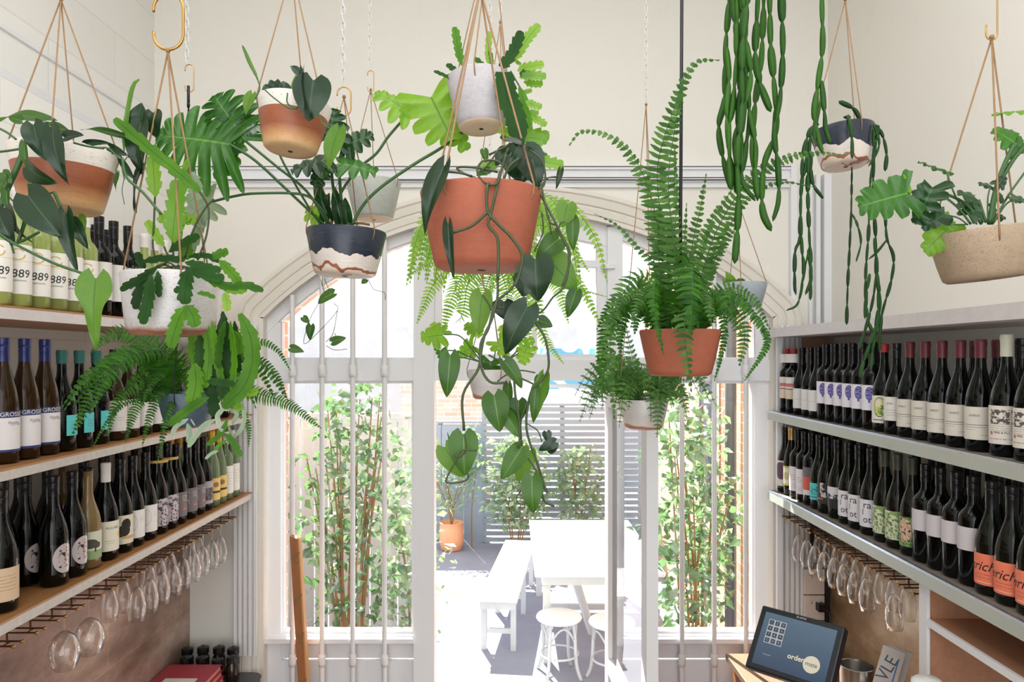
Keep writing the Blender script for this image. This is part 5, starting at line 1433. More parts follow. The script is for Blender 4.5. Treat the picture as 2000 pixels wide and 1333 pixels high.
stem_(c2, [(600, 700), (560, 760), (520, 800)], .002, Y - .08); stem_(c2, [(650, 690), (630, 740), (650, 800)], .0022, Y - .08)
ra = MB(); ra.tube(smooth_path(V(c7, [(372, 190), (378, 250), (410, 330)], Yf + .06), 5), .0016, 5)
Hp.part(ld, 'foliage', M['leaf_heart_dark']); Hp.part(lm, 'foliage', M['leaf_heart']); Hp.part(lb, 'foliage', M['leaf_heart_bright']); Hp.part(sm, 'stems', M['stem_dark']); Hp.part(ra, 'dry_root', M['bark'])
# cords of a further pot seen rising behind, and its chains
chain(957, -10, 556, 2.55, 'pale chain rising left of the central cords'); chain(977, -10, 40, 2.35, 'pale chain rising right of the central cords')

# ================= I: fern behind the terracotta pot
Ip = Planter('hanging_planter', 'pale pot with airy bright fern, half hidden behind the largest terracotta pot', 975, 430, 500, 2.35, 110, 84, M['pot_grey'], apex=(977, 44), cords=3, cord_a0=40)
Y = Ip.Y; lf, sf = MB(), MB()
for pts, w_, n in (
    ([(960, 520), (900, 520), (850, 560), (815, 640)], 26, 34), ([(960, 520), (910, 540), (880, 600), (865, 660)], 26, 30), ([(960, 510), (890, 500), (840, 520), (800, 548)], 20, 34),
    ([(950, 520), (915, 560), (905, 620), (890, 640)], 28, 26), ([(1000, 520), (1060, 500), (1110, 530), (1150, 600)], 26, 36), ([(1000, 520), (1050, 530), (1090, 570), (1110, 640)], 26, 32),
    ([(1000, 520), (1080, 560), (1150, 580), (1185, 590)], 9, 34), ([(990, 530), (1040, 580), (1060, 660), (1100, 720)], 22, 34), ([(990, 530), (1020, 590), (1030, 650), (1045, 700)], 22, 30),
    ([(980, 480), (1040, 450), (1100, 470), (1150, 540)], 22, 34), ([(980, 480), (1060, 500), (1130, 560), (1175, 650)], 24, 36), ([(940, 490), (880, 470), (840, 490), (820, 500)], 18, 26), ([(970, 520), (950, 570), (940, 630)], 24, 26), ([(970, 520), (990, 580), (985, 640)], 24, 26)):
    frond(lf, sf, V(P1, [(x, y - 10, rnd.uniform(-.05, .08)) for x, y in pts], Y), w_ * Y / F, n, droop=.35)
for i in range(24):
    a = rnd.uniform(0, 6.28); dx, dy = math.cos(a), math.sin(a); l = rnd.uniform(.14, .28)
    p0 = Ip.rim + Vector((dx * .04, dy * .04, -.01)); frond(lf, sf, [p0, p0 + Vector((dx * l * .6, dy * l * .6, l * .25)), p0 + Vector((dx * l, dy * l, -.05)), p0 + Vector((dx * l * 1.15, dy * l * 1.15, -.20))], .034, 28, droop=.35)
Ip.part(lf, 'foliage', M['fern_bright'], False); Ip.part(sf, 'stems', M['stem'])

# ================= J: white pot with lobed leaves below it
Jp = Planter('hanging_planter', 'small white pot with rusty foot hanging lowest behind the central vines', 957, 722, 780, 2.55, 90, 68, M['pot_marble'], apex=(958, 560), cords=3, cord_a0=-60)
Y = Jp.Y; lb, sm = MB(), MB(); lm = MB()
for cen, tip, sz in (((195, 470), (110, 480), 100), ((190, 470), (140, 410), 70), ((330, 520), (270, 560), 75), ((340, 460), (300, 420), 60), ((440, 500), (480, 560), 80), ((570, 530), (550, 600), 75), ((410, 590), (400, 660), 80), ((185, 540), (195, 600), 45), ((330, 430), (370, 480), 60), ((480, 470), (450, 420), 50), ((560, 510), (610, 490), 50)):
    Lb(lb if rnd.random() < .65 else lm, c7, cen, tip, sz, Y, rnd.uniform(-.1, .05), lobes=7, depth=.5, spread=2.5)
for pts in ([(200, 468), (270, 475), (330, 540), (400, 640)], [(250, 572), (300, 575), (380, 600), (420, 640)], [(200, 540), (260, 545), (360, 590)], [(330, 520), (370, 580), (400, 640)], [(440, 500), (420, 600), (410, 640)], [(570, 530), (480, 590), (430, 640)]):
    sm.tube(smooth_path(V(c7, pts, Y - .03), 5), .0022, 6)
Jp.part(lb, 'foliage', M['leaf_strap_bright']); Jp.part(lm, 'foliage', M['leaf_lobed']); Jp.part(sm, 'stems', M['stem'])

# ================= K: terracotta pot with big sword fern
K = Planter('hanging_planter', 'terracotta pot of big upright and arching sword fern on a black rod, right of centre', 1328, 645, 735, 1.72, 157, 124, M['pot_terracotta'], cat='potted plant', hole=False)
Y = K.Y; lf, sf, lf2 = MB(), MB(), MB()
for pts, w_, n, dk in (
    ([(1316, 650, 0), (1300, 480, 0), (1284, 330, 0), (1322, 197, -.02), (1357, 124, -.03), (1401, 117, -.03)], 32, 76, 0),
    ([(1322, 650, 0), (1318, 500, -.03), (1305, 360, -.05), (1318, 250, -.06), (1334, 156, -.06)], 30, 62, 0),
    ([(1310, 650, 0), (1287, 460, .03), (1264, 361, .05), (1229, 296, .05), (1182, 261, .05), (1135, 257, .05), (1114, 281, .05)], 26, 70, 0),
    ([(1300, 650, 0), (1290, 540, .02), (1246, 484, .05), (1205, 440, .06), (1164, 419, .06)], 12, 44, 0),
    ([(1330, 650, 0), (1342, 540, 0), (1356, 460, 0), (1368, 408, 0), (1379, 343, 0)], 20, 46, 0),
    ([(1335, 650, 0), (1350, 540, .03), (1380, 450, .05), (1410, 400, .06), (1432, 368, .06)], 18, 44, 0),
    ([(1345, 650, 0), (1370, 540, -.03), (1400, 450, -.06), (1450, 370, -.08), (1520, 315, -.1), (1590, 298, -.1), (1650, 303, -.1)], 24, 78, 0),
    ([(1345, 650, 0), (1380, 550, 0), (1420, 450, .02), (1470, 378, .04), (1530, 356, .04), (1590, 366, .04)], 13, 66, 0),
    ([(1322, 650, .03), (1316, 500, .06), (1322, 380, .08), (1318, 294, .08)], 17, 48, 0),
    ([(1335, 650, .03), (1335, 520, .05), (1341, 400, .06)], 14, 38, 0), ([(1310, 640, 0), (1295, 560, 0), (1284, 480, 0), (1288, 410, 0)], 20, 42, 0),
    ([(1340, 650, 0), (1370, 560, 0), (1400, 500, 0), (1440, 440, 0)], 22, 44, 0),
    ([(1345, 650, 0), (1352, 540, -.12), (1352, 520, -.2), (1352, 580, -.26), (1350, 650, -.26)], 56, 50, 1),
    ([(1300, 650, 0), (1290, 560, -.1), (1280, 545, -.14), (1278, 600, -.17), (1296, 690, -.17)], 20, 48, 1),
    ([(1325, 655, 0), (1330, 610, -.1), (1336, 620, -.14), (1340, 680, -.16), (1350, 762, -.16)], 26, 40, 0),
    ([(1360, 650, 0), (1390, 580, 0), (1440, 580, -.02), (1480, 625, -.03), (1500, 670, -.03), (1456, 742, -.03)], 16, 66, 1),
    ([(1360, 650, 0), (1392, 590, .02), (1435, 600, .03), (1455, 650, .04), (1445, 712, .04)], 34, 48, 0),
    ([(1300, 650, 0), (1265, 545, -.04), (1225, 560, -.06), (1192, 650, -.08), (1200, 815, -.08)], 24, 66, 0),
    ([(1300, 650, 0), (1262, 570, .02), (1232, 590, .02), (1214, 640, .02), (1212, 700, .02)], 24, 44, 1),
    ([(1295, 655, 0), (1240, 590, .04), (1195, 620, .05), (1176, 690, .05), (1176, 780, .05)], 22, 54, 1),
    ([(1370, 650, 0), (1405, 595, -.04), (1416, 650, -.05), (1408, 700, -.05), (1396, 742, -.05)], 12, 40, 1),
    ([(1350, 650, 0), (1385, 590, -.08), (1410, 580, -.12), (1430, 620, -.13)], 30, 36, 1), ([(1310, 650, 0), (1280, 600, -.05), (1250, 600, -.08), (1240, 650, -.08)], 28, 34, 1)):
    frond(lf2 if dk else lf, sf, V(P1, pts, Y), w_ * 1.08 * Y / F, int(n * (.80 if dk else .62)), droop=.30, stem_r=.0017, pin=.46 if dk else .34, jit=.2)
for i in range(12):
    a = rnd.uniform(0, 6.28); dx, dy = math.cos(a), math.sin(a); l = rnd.uniform(.08, .17)
    p0 = K.rim + Vector((dx * .03, dy * .03, -.01)); frond(lf2 if i % 2 else lf, sf, [p0, p0 + Vector((dx * l * .5, dy * l * .5, l * .7)), p0 + Vector((dx * l, dy * l, l * .6)), p0 + Vector((dx * l * 1.3, dy * l * 1.3, l * .1))], rnd.uniform(.024, .036), 30)
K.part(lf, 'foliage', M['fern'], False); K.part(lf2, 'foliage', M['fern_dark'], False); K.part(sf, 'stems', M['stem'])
m = MB(); m.tube([at(1332, -60, Y), K.rim + Vector((.0, 0, -.03))], .0042, 8); m.build('hanger_rod', M['black_metal'], K.root, smooth=True)

# ================= L: white pot with lacy fern
Lp = Planter('hanging_planter', 'marbled white pot of lacy fern hanging low in front of the open door', 1257, 780, 838, 2.45, 97, 76, M['pot_marble'], apex=(1262, 205), cords=3, cord_a0=60)
Y = Lp.Y; lf, sf = MB(), MB()
for i in range(30):
    a = rnd.uniform(0, 6.28); dx, dy = math.cos(a), math.sin(a) * .8; l = rnd.uniform(.10, .19); up = rnd.uniform(.5, 1.3)
    p0 = Lp.rim + Vector((dx * .05, dy * .05, -.01))
    lacy(lf, sf, [p0, p0 + Vector((dx * l * .4, dy * l * .4, l * up * .7)), p0 + Vector((dx * l * .8, dy * l * .8, l * up * .55)), p0 + Vector((dx * l * 1.1, dy * l * 1.1, l * (up - 1.0)))], .036, 13)
for pts in ([(1240, 780), (1210, 740), (1185, 760), (1175, 800)], [(1280, 780, -.08), (1290, 760, -.12), (1286, 800, -.13), (1283, 855, -.13)], [(1290, 780), (1300, 745), (1320, 740), (1345, 745)], [(1230, 770), (1205, 700), (1190, 690), (1175, 700)], [(1250, 770), (1235, 700), (1225, 650), (1222, 620)], [(1260, 770), (1275, 720), (1290, 700), (1310, 700)]):
    lacy(lf, sf, V(P1, pts, Y), .034, 15)
Lp.part(lf, 'foliage', M['fern'], False); Lp.part(sf, 'stems', M['stem'])
chain(1262, -10, 200, Y, 'pale beaded chain left of the black rod')

# ================= M: small blue-grey pot
Mp = Planter('hanging_planter', 'small blue-grey pot hanging against the right end of the arch', 1456, 553, 600, 2.85, 82, 62, M['pot_blue_grey'], apex=(1440, 390), cords=3, cord_a0=0, hole=False)
Y = Mp.Y; lm = MB()
for a, b_, w_ in (((1430, 555), (1418, 530), 18), ((1425, 555), (1410, 545), 14), ((1450, 553), (1440, 545), 14), ((1440, 552), (1456, 547), 12)): 
    p, q = V(P1, [a, b_], Y); heart(lm, p, q, w_ * Y / F)
Mp.part(lm, 'foliage', M['leaf_heart_bright'])

chain(1440, -10, 388, Mp.Y, 'pale chain behind the thick chain cactus, above the small blue-grey pot')
# ================= N: navy pot with chain cactus, right
Np = Planter('hanging_planter', 'navy, white and rust pot with thin trailing chain cactus, upper right', 1652, 252, 326, 1.95, 116, 92, M['pot_navy'], tilt=(-4, -3), apex=(1651, 0), cords=3, cord_a0=160)
cn = (1380, 0, 2.15); Y = Np.Y; lc = MB(); lc2 = MB()
def Ch(mb, c, pts, w_, Y, dy=0, sl=.05): chain_path(mb, V(c, pts, Y + dy), w_ / c[2] * (Y + dy) / F, sl)
for pts, w_ in (([(470, 520, 0), (435, 550), (405, 650), (398, 800), (390, 1000), (372, 1060), (370, 1230)], 17), ([(470, 520, 0), (440, 550), (430, 650), (425, 800), (432, 1000), (438, 1100), (436, 1262)], 19), ([(470, 520, 0), (425, 560), (415, 700), (395, 820), (400, 1040), (408, 1120), (395, 1240)], 15),
        ([(440, 640), (442, 760), (490, 835)], 19), ([(430, 1040), (415, 1120), (385, 1270), (335, 1305)], 11), ([(370, 1060), (368, 1150), (375, 1240)], 14), ([(425, 1050), (440, 1160), (415, 1240)], 14),
        ([(700, 530, 0), (720, 540), (705, 650), (700, 800), (710, 1000), (712, 1150), (690, 1300), (640, 1470)], 15), ([(700, 530, 0), (735, 560), (755, 640), (750, 720)], 16), ([(700, 520, 0), (715, 560), (725, 600), (715, 640), (680, 700)], 14),
        ([(700, 540, 0), (700, 640), (685, 800), (680, 980), (668, 1150), (665, 1340)], 13), ([(750, 880), (757, 1000), (785, 1080), (775, 1180), (735, 1330), (725, 1480)], 15), ([(755, 1010), (715, 1060), (680, 1090)], 13), ([(705, 1000), (720, 1200), (715, 1350), (660, 1520), (645, 1590)], 17),
        ([(712, 1150), (730, 1280), (700, 1450), (690, 1560)], 15), ([(610, 720, .07), (608, 860), (605, 950), (595, 1150), (590, 1280), (588, 1365)], 13), ([(612, 900, .07), (635, 950), (648, 1020), (628, 1100)], 13), ([(685, 1150), (670, 1260), (690, 1380), (730, 1390)], 14)):
    Ch(lc2, cn, pts, w_, Y, -.06)
Ch(lc2, cn, [(590, 490, 0), (600, 500, -.09), (610, 580, -.1), (612, 668, -.1)], 20, Y, 0); Ch(lc2, cn, [(645, 505), (620, 460), (555, 425)], 22, Y, -.02); Ch(lc2, cn, [(600, 500), (575, 490)], 16, Y, -.03)
lc2.tube(smooth_path(V(cn, [(600, 510, -.02), (605, 600, .06), (610, 720, .07)], Y - .06), 4), .002, 5)
Np.part(lc2, 'trailing_stems', M['cactus_dark'])

# ================= P, Q: chain cacti hanging from pots above the picture
Pp = Planter('hanging_planter', 'thick green chain cactus hanging into view from above, upper right of centre', 1470, -150, -70, 1.60, 150, 120, M['pot_white'], apex=(1470, -330), cords=3, cord_a0=20, hole=False)
Y = Pp.Y; lc = MB(); T0 = (190, -330)
for pts, w_ in (([(95, -60), (95, 0), (80, 200), (75, 420), (52, 520), (60, 620), (100, 790)], 24), ([(130, -60), (130, 0), (125, 250), (110, 440), (95, 560), (102, 800)], 25), ([(175, -60), (172, 0), (150, 220), (150, 470), (130, 640), (135, 820), (130, 960), (118, 1108)], 28),
        ([(150, -60), (150, 30), (165, 300), (180, 500), (160, 640), (150, 760), (205, 845)], 27), ([(215, -60), (215, 0), (205, 200), (215, 320), (270, 472)], 26), ([(240, -60), (240, 0), (230, 250), (205, 430), (190, 620), (215, 845)], 24),
        ([(265, -60), (265, 0), (270, 200), (290, 440), (285, 570), (240, 700), (235, 880), (272, 972)], 26), ([(315, -60), (315, 0), (320, 200), (310, 400), (285, 560), (300, 700), (302, 840), (278, 930)], 26), ([(110, -60), (115, 60), (140, 250), (135, 480), (120, 600), (132, 820)], 25),
        ([(180, 470), (205, 600), (205, 700), (215, 830)], 24), ([(85, 200), (95, 330), (85, 470), (95, 640)], 22), ([(160, -60), (160, 100), (170, 220), (185, 330), (150, 500), (145, 700)], 26)):
    z = rnd.uniform(-.04, .05)
    q = [p + ((z,) if p[1] > -50 else (0,)) for p in pts]
    if pts[0][1] == -60: q = [(pts[0][0] * .8 + 40, -170, 0), (pts[0][0], -150, z)] + q[1:]
    Ch(lc, cn, q, w_ * 1.12, Y, -.02, .072)
Pp.part(lc, 'trailing_stems', M['cactus'])
Qp = Planter('hanging_planter', 'single strand of chain cactus hanging in front of the navy and rust pot', 1600, -140, -60, 1.55, 120, 96, M['pot_grey'], apex=(1600, -320), cords=3, cord_a0=50, hole=False)
lc = MB()
for pts, w_ in (([(475, -160, 0), (485, -140), (484, 0), (487, 200), (468, 350), (452, 480), (470, 580), (487, 645)], 25), ([(482, 340), (496, 480), (500, 540), (520, 605)], 25), ([(480, 420), (455, 540), (455, 600)], 20)): Ch(lc, cn, pts, w_, Qp.Y, -.03, .07)
Qp.part(lc, 'trailing_stems', M['cactus'])

# ================= O: sand coloured pot, right edge
Op = Planter('hanging_planter', 'speckled sand-coloured pot at the right edge with wavy lobed leaves', 1925, 452, 548, 1.42, 180, 150, M['pot_sand'], tilt=(-6, 0), apex=(1937, 74), cords=3, cord_a0=-105, cord_r=.0019)
co_ = (1680, 180, 3.331); Y = Op.Y
ld, lm, lb, sm = MB(), MB(), MB(), MB()
Lb(lm, co_, (308, 658), (60, 720), 320, Y, -.06, lobes=9, depth=.42, spread=2.0, sub=.12); Lb(lb, co_, (308, 650), (285, 540), 120, Y, -.05, lobes=3, depth=.4, spread=.8); Lb(lm, co_, (300, 665), (270, 760), 110, Y, -.05, lobes=3, depth=.4, spread=.8)
Lb(ld, co_, (470, 620), (350, 860), 260, Y, -.06, lobes=9, depth=.35, spread=1.3, sub=.14, roll=.9); Lb(ld, co_, (430, 640), (340, 780), 150, Y, -.05, lobes=5, depth=.35, spread=1.0)
Lb(ld, co_, (550, 798), (410, 880), 170, Y, -.04, lobes=5, depth=.3, spread=1.0); Lb(lm, co_, (560, 515), (390, 440), 190, Y, 0, lobes=7, depth=.25, spread=1.1, normal=Vector((0, -.35, 1)))
Lb(lb, co_, (600, 860), (480, 980), 250, Y, -.02, lobes=7, depth=.28, spread=1.5); Lb(lb, co_, (600, 870), (530, 850), 110, Y, -.02, lobes=3, depth=.3, spread=1.0)
Lb(lm, co_, (1015, 335), (880, 240), 175, Y, -.02, lobes=7, depth=.35, spread=1.9); Lb(lm, co_, (1020, 330), (1100, 400), 120, Y, -.02, lobes=5, depth=.35, spread=1.6); Lb(lb, co_, (1080, 120), (860, 130), 220, Y, 0, lobes=7, depth=.3, spread=1.0, normal=Vector((0, -.3, 1)))
for cen, tip, sz in (((740, 680), (650, 650), 110), ((850, 610), (770, 590), 80), ((750, 740), (800, 820), 120), ((900, 600), (930, 560), 70), ((900, 670), (920, 700), 60), ((990, 680), (1060, 690), 90), ((1010, 700), (960, 680), 60), ((870, 800), (940, 810), 80), ((720, 720), (640, 740), 90), ((700, 800), (760, 720), 120), ((860, 730), (880, 770), 60)):
    Lb(ld, co_, cen, tip, sz, Y, rnd.uniform(-.06, .05), lobes=5, depth=.25, spread=2.2, normal=Vector((rnd.uniform(-.3, .3), -.7, .7)))
for pts, r_ in (([(790, 860), (700, 740), (600, 680), (510, 650), (440, 628), (310, 656)], .0030), ([(720, 860), (660, 780), (600, 720), (510, 655)], .0024), ([(760, 860), (650, 730), (600, 630), (560, 515)], .0018), ([(700, 865), (640, 820), (550, 798)], .0016), ([(840, 860), (870, 680), (920, 520), (980, 385), (1015, 335)], .0048),
        ([(850, 860), (890, 640), (960, 500), (1020, 410), (1100, 330)], .0042), ([(860, 860), (960, 680), (1080, 510)], .0022), ([(870, 850), (950, 730), (1010, 705), (1080, 720)], .0016), ([(830, 850), (830, 700), (845, 620)], .0016), ([(800, 850), (760, 740), (740, 680)], .0016), ([(820, 850), (790, 760), (770, 700)], .003), ([(700, 860), (680, 862), (612, 862)], .0014)):
    sm.tube(smooth_path(V(co_, pts, Y - .03), 5), r_, 6)
Op.part(ld, 'foliage', M['leaf_lobed_dark']); Op.part(lm, 'foliage', M['leaf_lobed']); Op.part(lb, 'foliage', M['leaf_strap_bright']); Op.part(sm, 'stems', M['stem'])
brass_hook(1937, -95, 78, Op.Y, 22, 'brass link hook above the sand-coloured pot')
# ------------------------------------------------------------------ counters and things on them
root = empty('bar_counter', (-1.38, 2.2, 0), 'dark back counter along the left wall with a rounded corner', 'counter')
m = MB(); zc = EYE - 1.52
pts = [(-1.584, .2), (-1.19, .2), (-1.19, 3.36)] + [(-1.25 + .06 * math.cos(R(a)), 3.36 + .06 * math.sin(R(a))) for a in (30, 60, 90)] + [(-1.584, 3.42)]
n_ = len(pts)
m.add([(x, y, zc) for x, y in pts] + [(x, y, zc - .035) for x, y in pts], [tuple(range(n_)), tuple(range(n_, 2 * n_))[::-1]] + [(i, (i + 1) % n_, n_ + (i + 1) % n_, n_ + i) for i in range(n_)])
m.build('worktop', plain('charcoal_worktop', (70, 72, 76), .35, 0, .1, 30), root, bevel=.004)
m = MB(); m.box(-1.584, -1.23, .2, 3.36, 0.001, zc - .035); m.build('cabinet', plain('dark_cabinet', (60, 54, 50), .5), root)
# red books, white card, jars
red = plain('red_cloth_cover', (172, 52, 66), .45, 0, .08, 20); page = plain('pale_page_edges', (206, 150, 130), .7, 0, .1, 60)
for i in range(4):
    z = zc + .0005 + i * .026; dx = (0, .012, .004, 0)[i]
    x0, x1, y0, y1 = -1.575 + dx, -1.335 + dx, 2.92, 3.27
    rt = empty('red_book', ((x0 + x1) / 2, (y0 + y1) / 2, z), f'red hard-covered book on the left counter, {("lowest", "second from the bottom", "third from the bottom", "topmost")[i]} in the stack', 'book', 'stack of red books')
    m = MB(); m.box(x0, x1, y0, y1, z, z + .0035); m.box(x0, x1, y0, y1, z + .0215, z + .025); m.box(x0, x0 + .004, y0, y1, z + .0035, z + .0215); m.build('cover', red, rt)
    m = MB(); m.box(x0 + .004, x1 - .004, y0 + .004, y1 - .004, z + .0035, z + .0215); m.build('pages', page, rt)
m = MB(); m.box(-1.52, -1.38, 2.86, 3.12, zc + .1045, zc + .1075); o = m.build('menu_card', plain('white_card', (228, 222, 214), .6), None); tag(o, 'blank white card lying on the red books', 'card')
jar = plain('dark_jar_glass', (40, 26, 20), .12, 0, .3, 20); lid = plain('black_jar_lid', (18, 18, 20), .35)
jz = [(-1.545, 3.385, .142), (-1.47, 3.385, .148), (-1.395, 3.385, .148), (-1.325, 3.38, .145), (-1.52, 3.315, .128), (-1.445, 3.315, .128), (-1.37, 3.31, .12), (-1.30, 3.305, .135)]
JP = None
for i, (x, y, h) in enumerate(jz):
    nm = f'dark lidded jar behind the red books, {ORD[i % 4]} from the wall, {"rear" if i < 4 else "front"} row'
    if JP is None:
        JP = empty('spice_jar', (0, 0, 0))
        a = MB(); a.lathe([(0, 0), (.026, 0), (.029, .004), (.029, .09), (.022, .105), (.021, .115)], 20); a.build('jar_body', jar, JP, smooth=True)
        a = MB(); a.lathe([(.025, .112), (.027, .113), (.027, .138), (.020, .142), (.006, .142), (.004, .15), (0, .151)], 20); a.build('lid', lid, JP, smooth=True, angle=35)
        o = JP
    else: o = copy_tree(JP)
    o.location = (x, y, zc + .0005); o.scale = (1, 1, h / .151)
    tag(o, nm, 'jar', 'dark jars on the left counter')
# leaning notched timber in front of the left window
m = MB(); Yp = 3.40
a = at(578, 1050, Yp); z0 = 0.0
xb = at(592, 1333, Yp).x + .06
def lean(x0, x1, y0, y1, mb):
    vs = []
    for (z, dx) in ((0.002, xb), (a.z, a.x)):
        for (x, y) in ((x0, y0), (x1, y0), (x1, y1), (x0, y1)): vs.append(Vector((dx + x, y, z + (.012 if (z > 1 and x == x0) else 0))))
    mb.add(vs, [(0, 1, 2, 3), (4, 7, 6, 5), (0, 4, 5, 1), (1, 5, 6, 2), (2, 6, 7, 3), (3, 7, 4, 0)])
rt = empty('timber_post', (xb, Yp, 0), 'rough brown squared timber post leaning in front of the left window', 'timber post')
lean(-.022, .016, Yp - .03, Yp + .01, m); m.build('timber_body', M['fruit_wood'], rt, bevel=.002)
for (zz, s_) in ((1.50, 1), (1.30, -1), (1.12, 1), (.9, -1)):
    m = MB(); f_ = (zz) / a.z; x = xb + (a.x - xb) * f_
    m.lathe([(0, 0), (.011, 0), (.009, .004), (0, .005)], 10, Matrix.Translation((x + s_ * .004, Yp - .03, zz)) @ Matrix.Rotation(R(90), 4, 'X'))
    m.add([Vector((x - .02, Yp - .0305, zz + .01)), Vector((x + .016, Yp - .036, zz + .03)), Vector((x + .022, Yp - .034, zz + .045)), Vector((x - .02, Yp - .032, zz + .02))], [(0, 1, 2, 3)])
    m.build('bark_notch', M['bark'], rt)
m = MB(); lean(.016, .024, Yp - .03, Yp + .01, m); m.build('pale_side', M['timber_pale'], rt)  # paler strip down the right side of the post

# right counter
zr = EYE - 1.42
rt = empty('bar_counter', (1.2, 2.6, 0), 'wooden-edged counter under the right shelves carrying the till', 'counter')
m = MB(); m.box(1.02, 1.5345, 1.2, 3.40, zr - .03, zr); m.build('worktop', m_wood('brown_counter_top', (112, 84, 62), (146, 112, 84), .4, (10, 1.2, 10), 4), rt, bevel=.003)
m = MB(); m.box(1.05, 1.5345, 1.2, 3.38, .001, zr - .03); m.build('cabinet', M['fruit_wood'], rt)
# till screen
c_ = at(1554, 1268, 2.42)
MT = Matrix.Translation(c_) @ Matrix.Rotation(R(-46), 4, 'Z') @ Matrix.Rotation(R(-36), 4, 'X')
rt = empty('till_monitor', (c_.x, c_.y, zr), 'black touch-screen till monitor on the right counter showing a keypad', 'till monitor')
WX, HZ = .145, .112
m = MB(); m.box(-WX, WX, -.018, .022, -HZ, HZ, MT); hs = m.build('housing', plain('black_plastic', (26, 30, 38), .28), rt, bevel=.006)
sc_m = NT('till_screen_glow'); uvx = sc_m.coord('UV'); g_ = sc_m.n('ShaderNodeSeparateXYZ'); sc_m.l(uvx, g_.inputs[0])
colr = sc_m.mix(g_.outputs[1], srgb(50, 68, 92), srgb(84, 104, 124)); sc_m.set(colr, .2); sc_m.l(colr, sc_m.p.inputs['Emission Color']); sc_m.p.inputs['Emission Strength'].default_value = .25
m = MB(); w2, h2 = .124, .092; m.add([MT @ Vector(v) for v in ((-w2, -.0188, -h2), (w2, -.0188, -h2), (w2, -.0188, h2), (-w2, -.0188, h2))], [(0, 1, 2, 3)], [(0, 0), (1, 0), (1, 1), (0, 1)])
scr = m.build('screen', sc_m.m, rt)
keyc = plain('screen_key_outline', (190, 196, 200), .5); dark = plain('screen_key_face', (58, 74, 96), .4)
kp = MB(); kf = MB()
for i in range(4):
    for j in range(3):
        x, z = -.094 + j * .021, .060 - i * .021
        kp.add([MT @ Vector(v) for v in ((x - .0105, -.0190, z - .0105), (x + .0105, -.0190, z - .0105), (x + .0105, -.0190, z + .0105), (x - .0105, -.0190, z + .0105))], [(0, 1, 2, 3)])
        kf.add([MT @ Vector(v) for v in ((x - .0080, -.0191, z - .0080), (x + .0080, -.0191, z - .0080), (x + .0080, -.0191, z + .0080), (x - .0080, -.0191, z + .0080))], [(0, 1, 2, 3)])
kp.build('keypad', keyc, scr); kf.build('keypad', dark, scr)
dm = MB(); dm.add([MT @ Vector((.070 + .028 * math.cos(R(a_)), -.0190, -.040 + .028 * math.sin(R(a_)))) for a_ in range(0, 360, 15)], [tuple(range(24))])
dm.build('logo_disc', plain('cream_logo_disc', (226, 218, 196), .5), scr)
def flat_text(txt, size, Mx, mat, name, parent, align='CENTER', bold=0):
    cu = bpy.data.curves.new(name, 'FONT'); cu.body = txt; cu.size = size; cu.align_x = align; cu.align_y = 'CENTER'; cu.offset = bold; cu.resolution_u = 3
    o = bpy.data.objects.new(name, cu); link(o)
    dg = bpy.context.evaluated_depsgraph_get(); dg.update()
    me = bpy.data.meshes.new_from_object(o.evaluated_get(dg)); bpy.data.objects.remove(o); bpy.data.curves.remove(cu)
    o0 = origin(parent)
    for v in me.vertices: v.co = (Mx @ Vector((v.co.x, 0, v.co.y))) - o0
    me.materials.clear(); me.materials.append(mat)
    t = bpy.data.objects.new(name, me); link(t); t.parent = parent; return t
TX = lambda x, z, y=-.0194: MT @ Matrix.Translation((x, y, z))
for i, row_ in enumerate(('123', '456', '789', 'C0E')):
    for j, ch in enumerate(row_): flat_text(ch, .011, TX(-.094 + j * .021, .060 - i * .021), keyc, 'lettering', scr)
flat_text('order', .024, TX(.044, -.034), plain('cream_logo_text', (232, 222, 198), .5), 'lettering', scr, 'RIGHT', .0006)
flat_text('mate', .020, TX(.070, -.040, -.0197), plain('slate_logo_text', (70, 84, 100), .5), 'lettering', scr)
flat_text('ID-APOS', .009, MT @ Matrix.Translation((.0, -.0186, .1015)), plain('silver_badge_text', (206, 210, 214), .4), 'lettering', hs)
flat_text('Please Enter', .006, TX(-.08, -.052), keyc, 'lettering', scr)
m = MB(); m.tube([MT @ Vector((0, .022, -.02)), Vector((c_.x + .02, c_.y + .12, zr + .10)), Vector((c_.x + .02, c_.y + .12, zr + .01))], .018, 10)
m.box(c_.x - .09, c_.x + .12, c_.y + .0, c_.y + .22, zr + .0005, zr + .02); m.build('stand', plain('black_stand', (24, 26, 30), .35), rt)
# steel tumbler
p = at(1673, 1300, 2.75); m = MB(); hh = p.z - zr - .0005
rt = empty('steel_tumbler', (p.x, p.y, zr + .0005), 'open brushed-steel wine cooler beside the till monitor', 'wine cooler')
m.lathe([(0, 0), (.053, 0), (.057, .004), (.062, hh - .004), (.063, hh), (.059, hh), (.057, hh - .01), (.052, .012), (0, .01)], 36, Matrix.Translation((p.x, p.y, zr + .0005))); m.build('vessel', M['steel'], rt, smooth=True, angle=40)
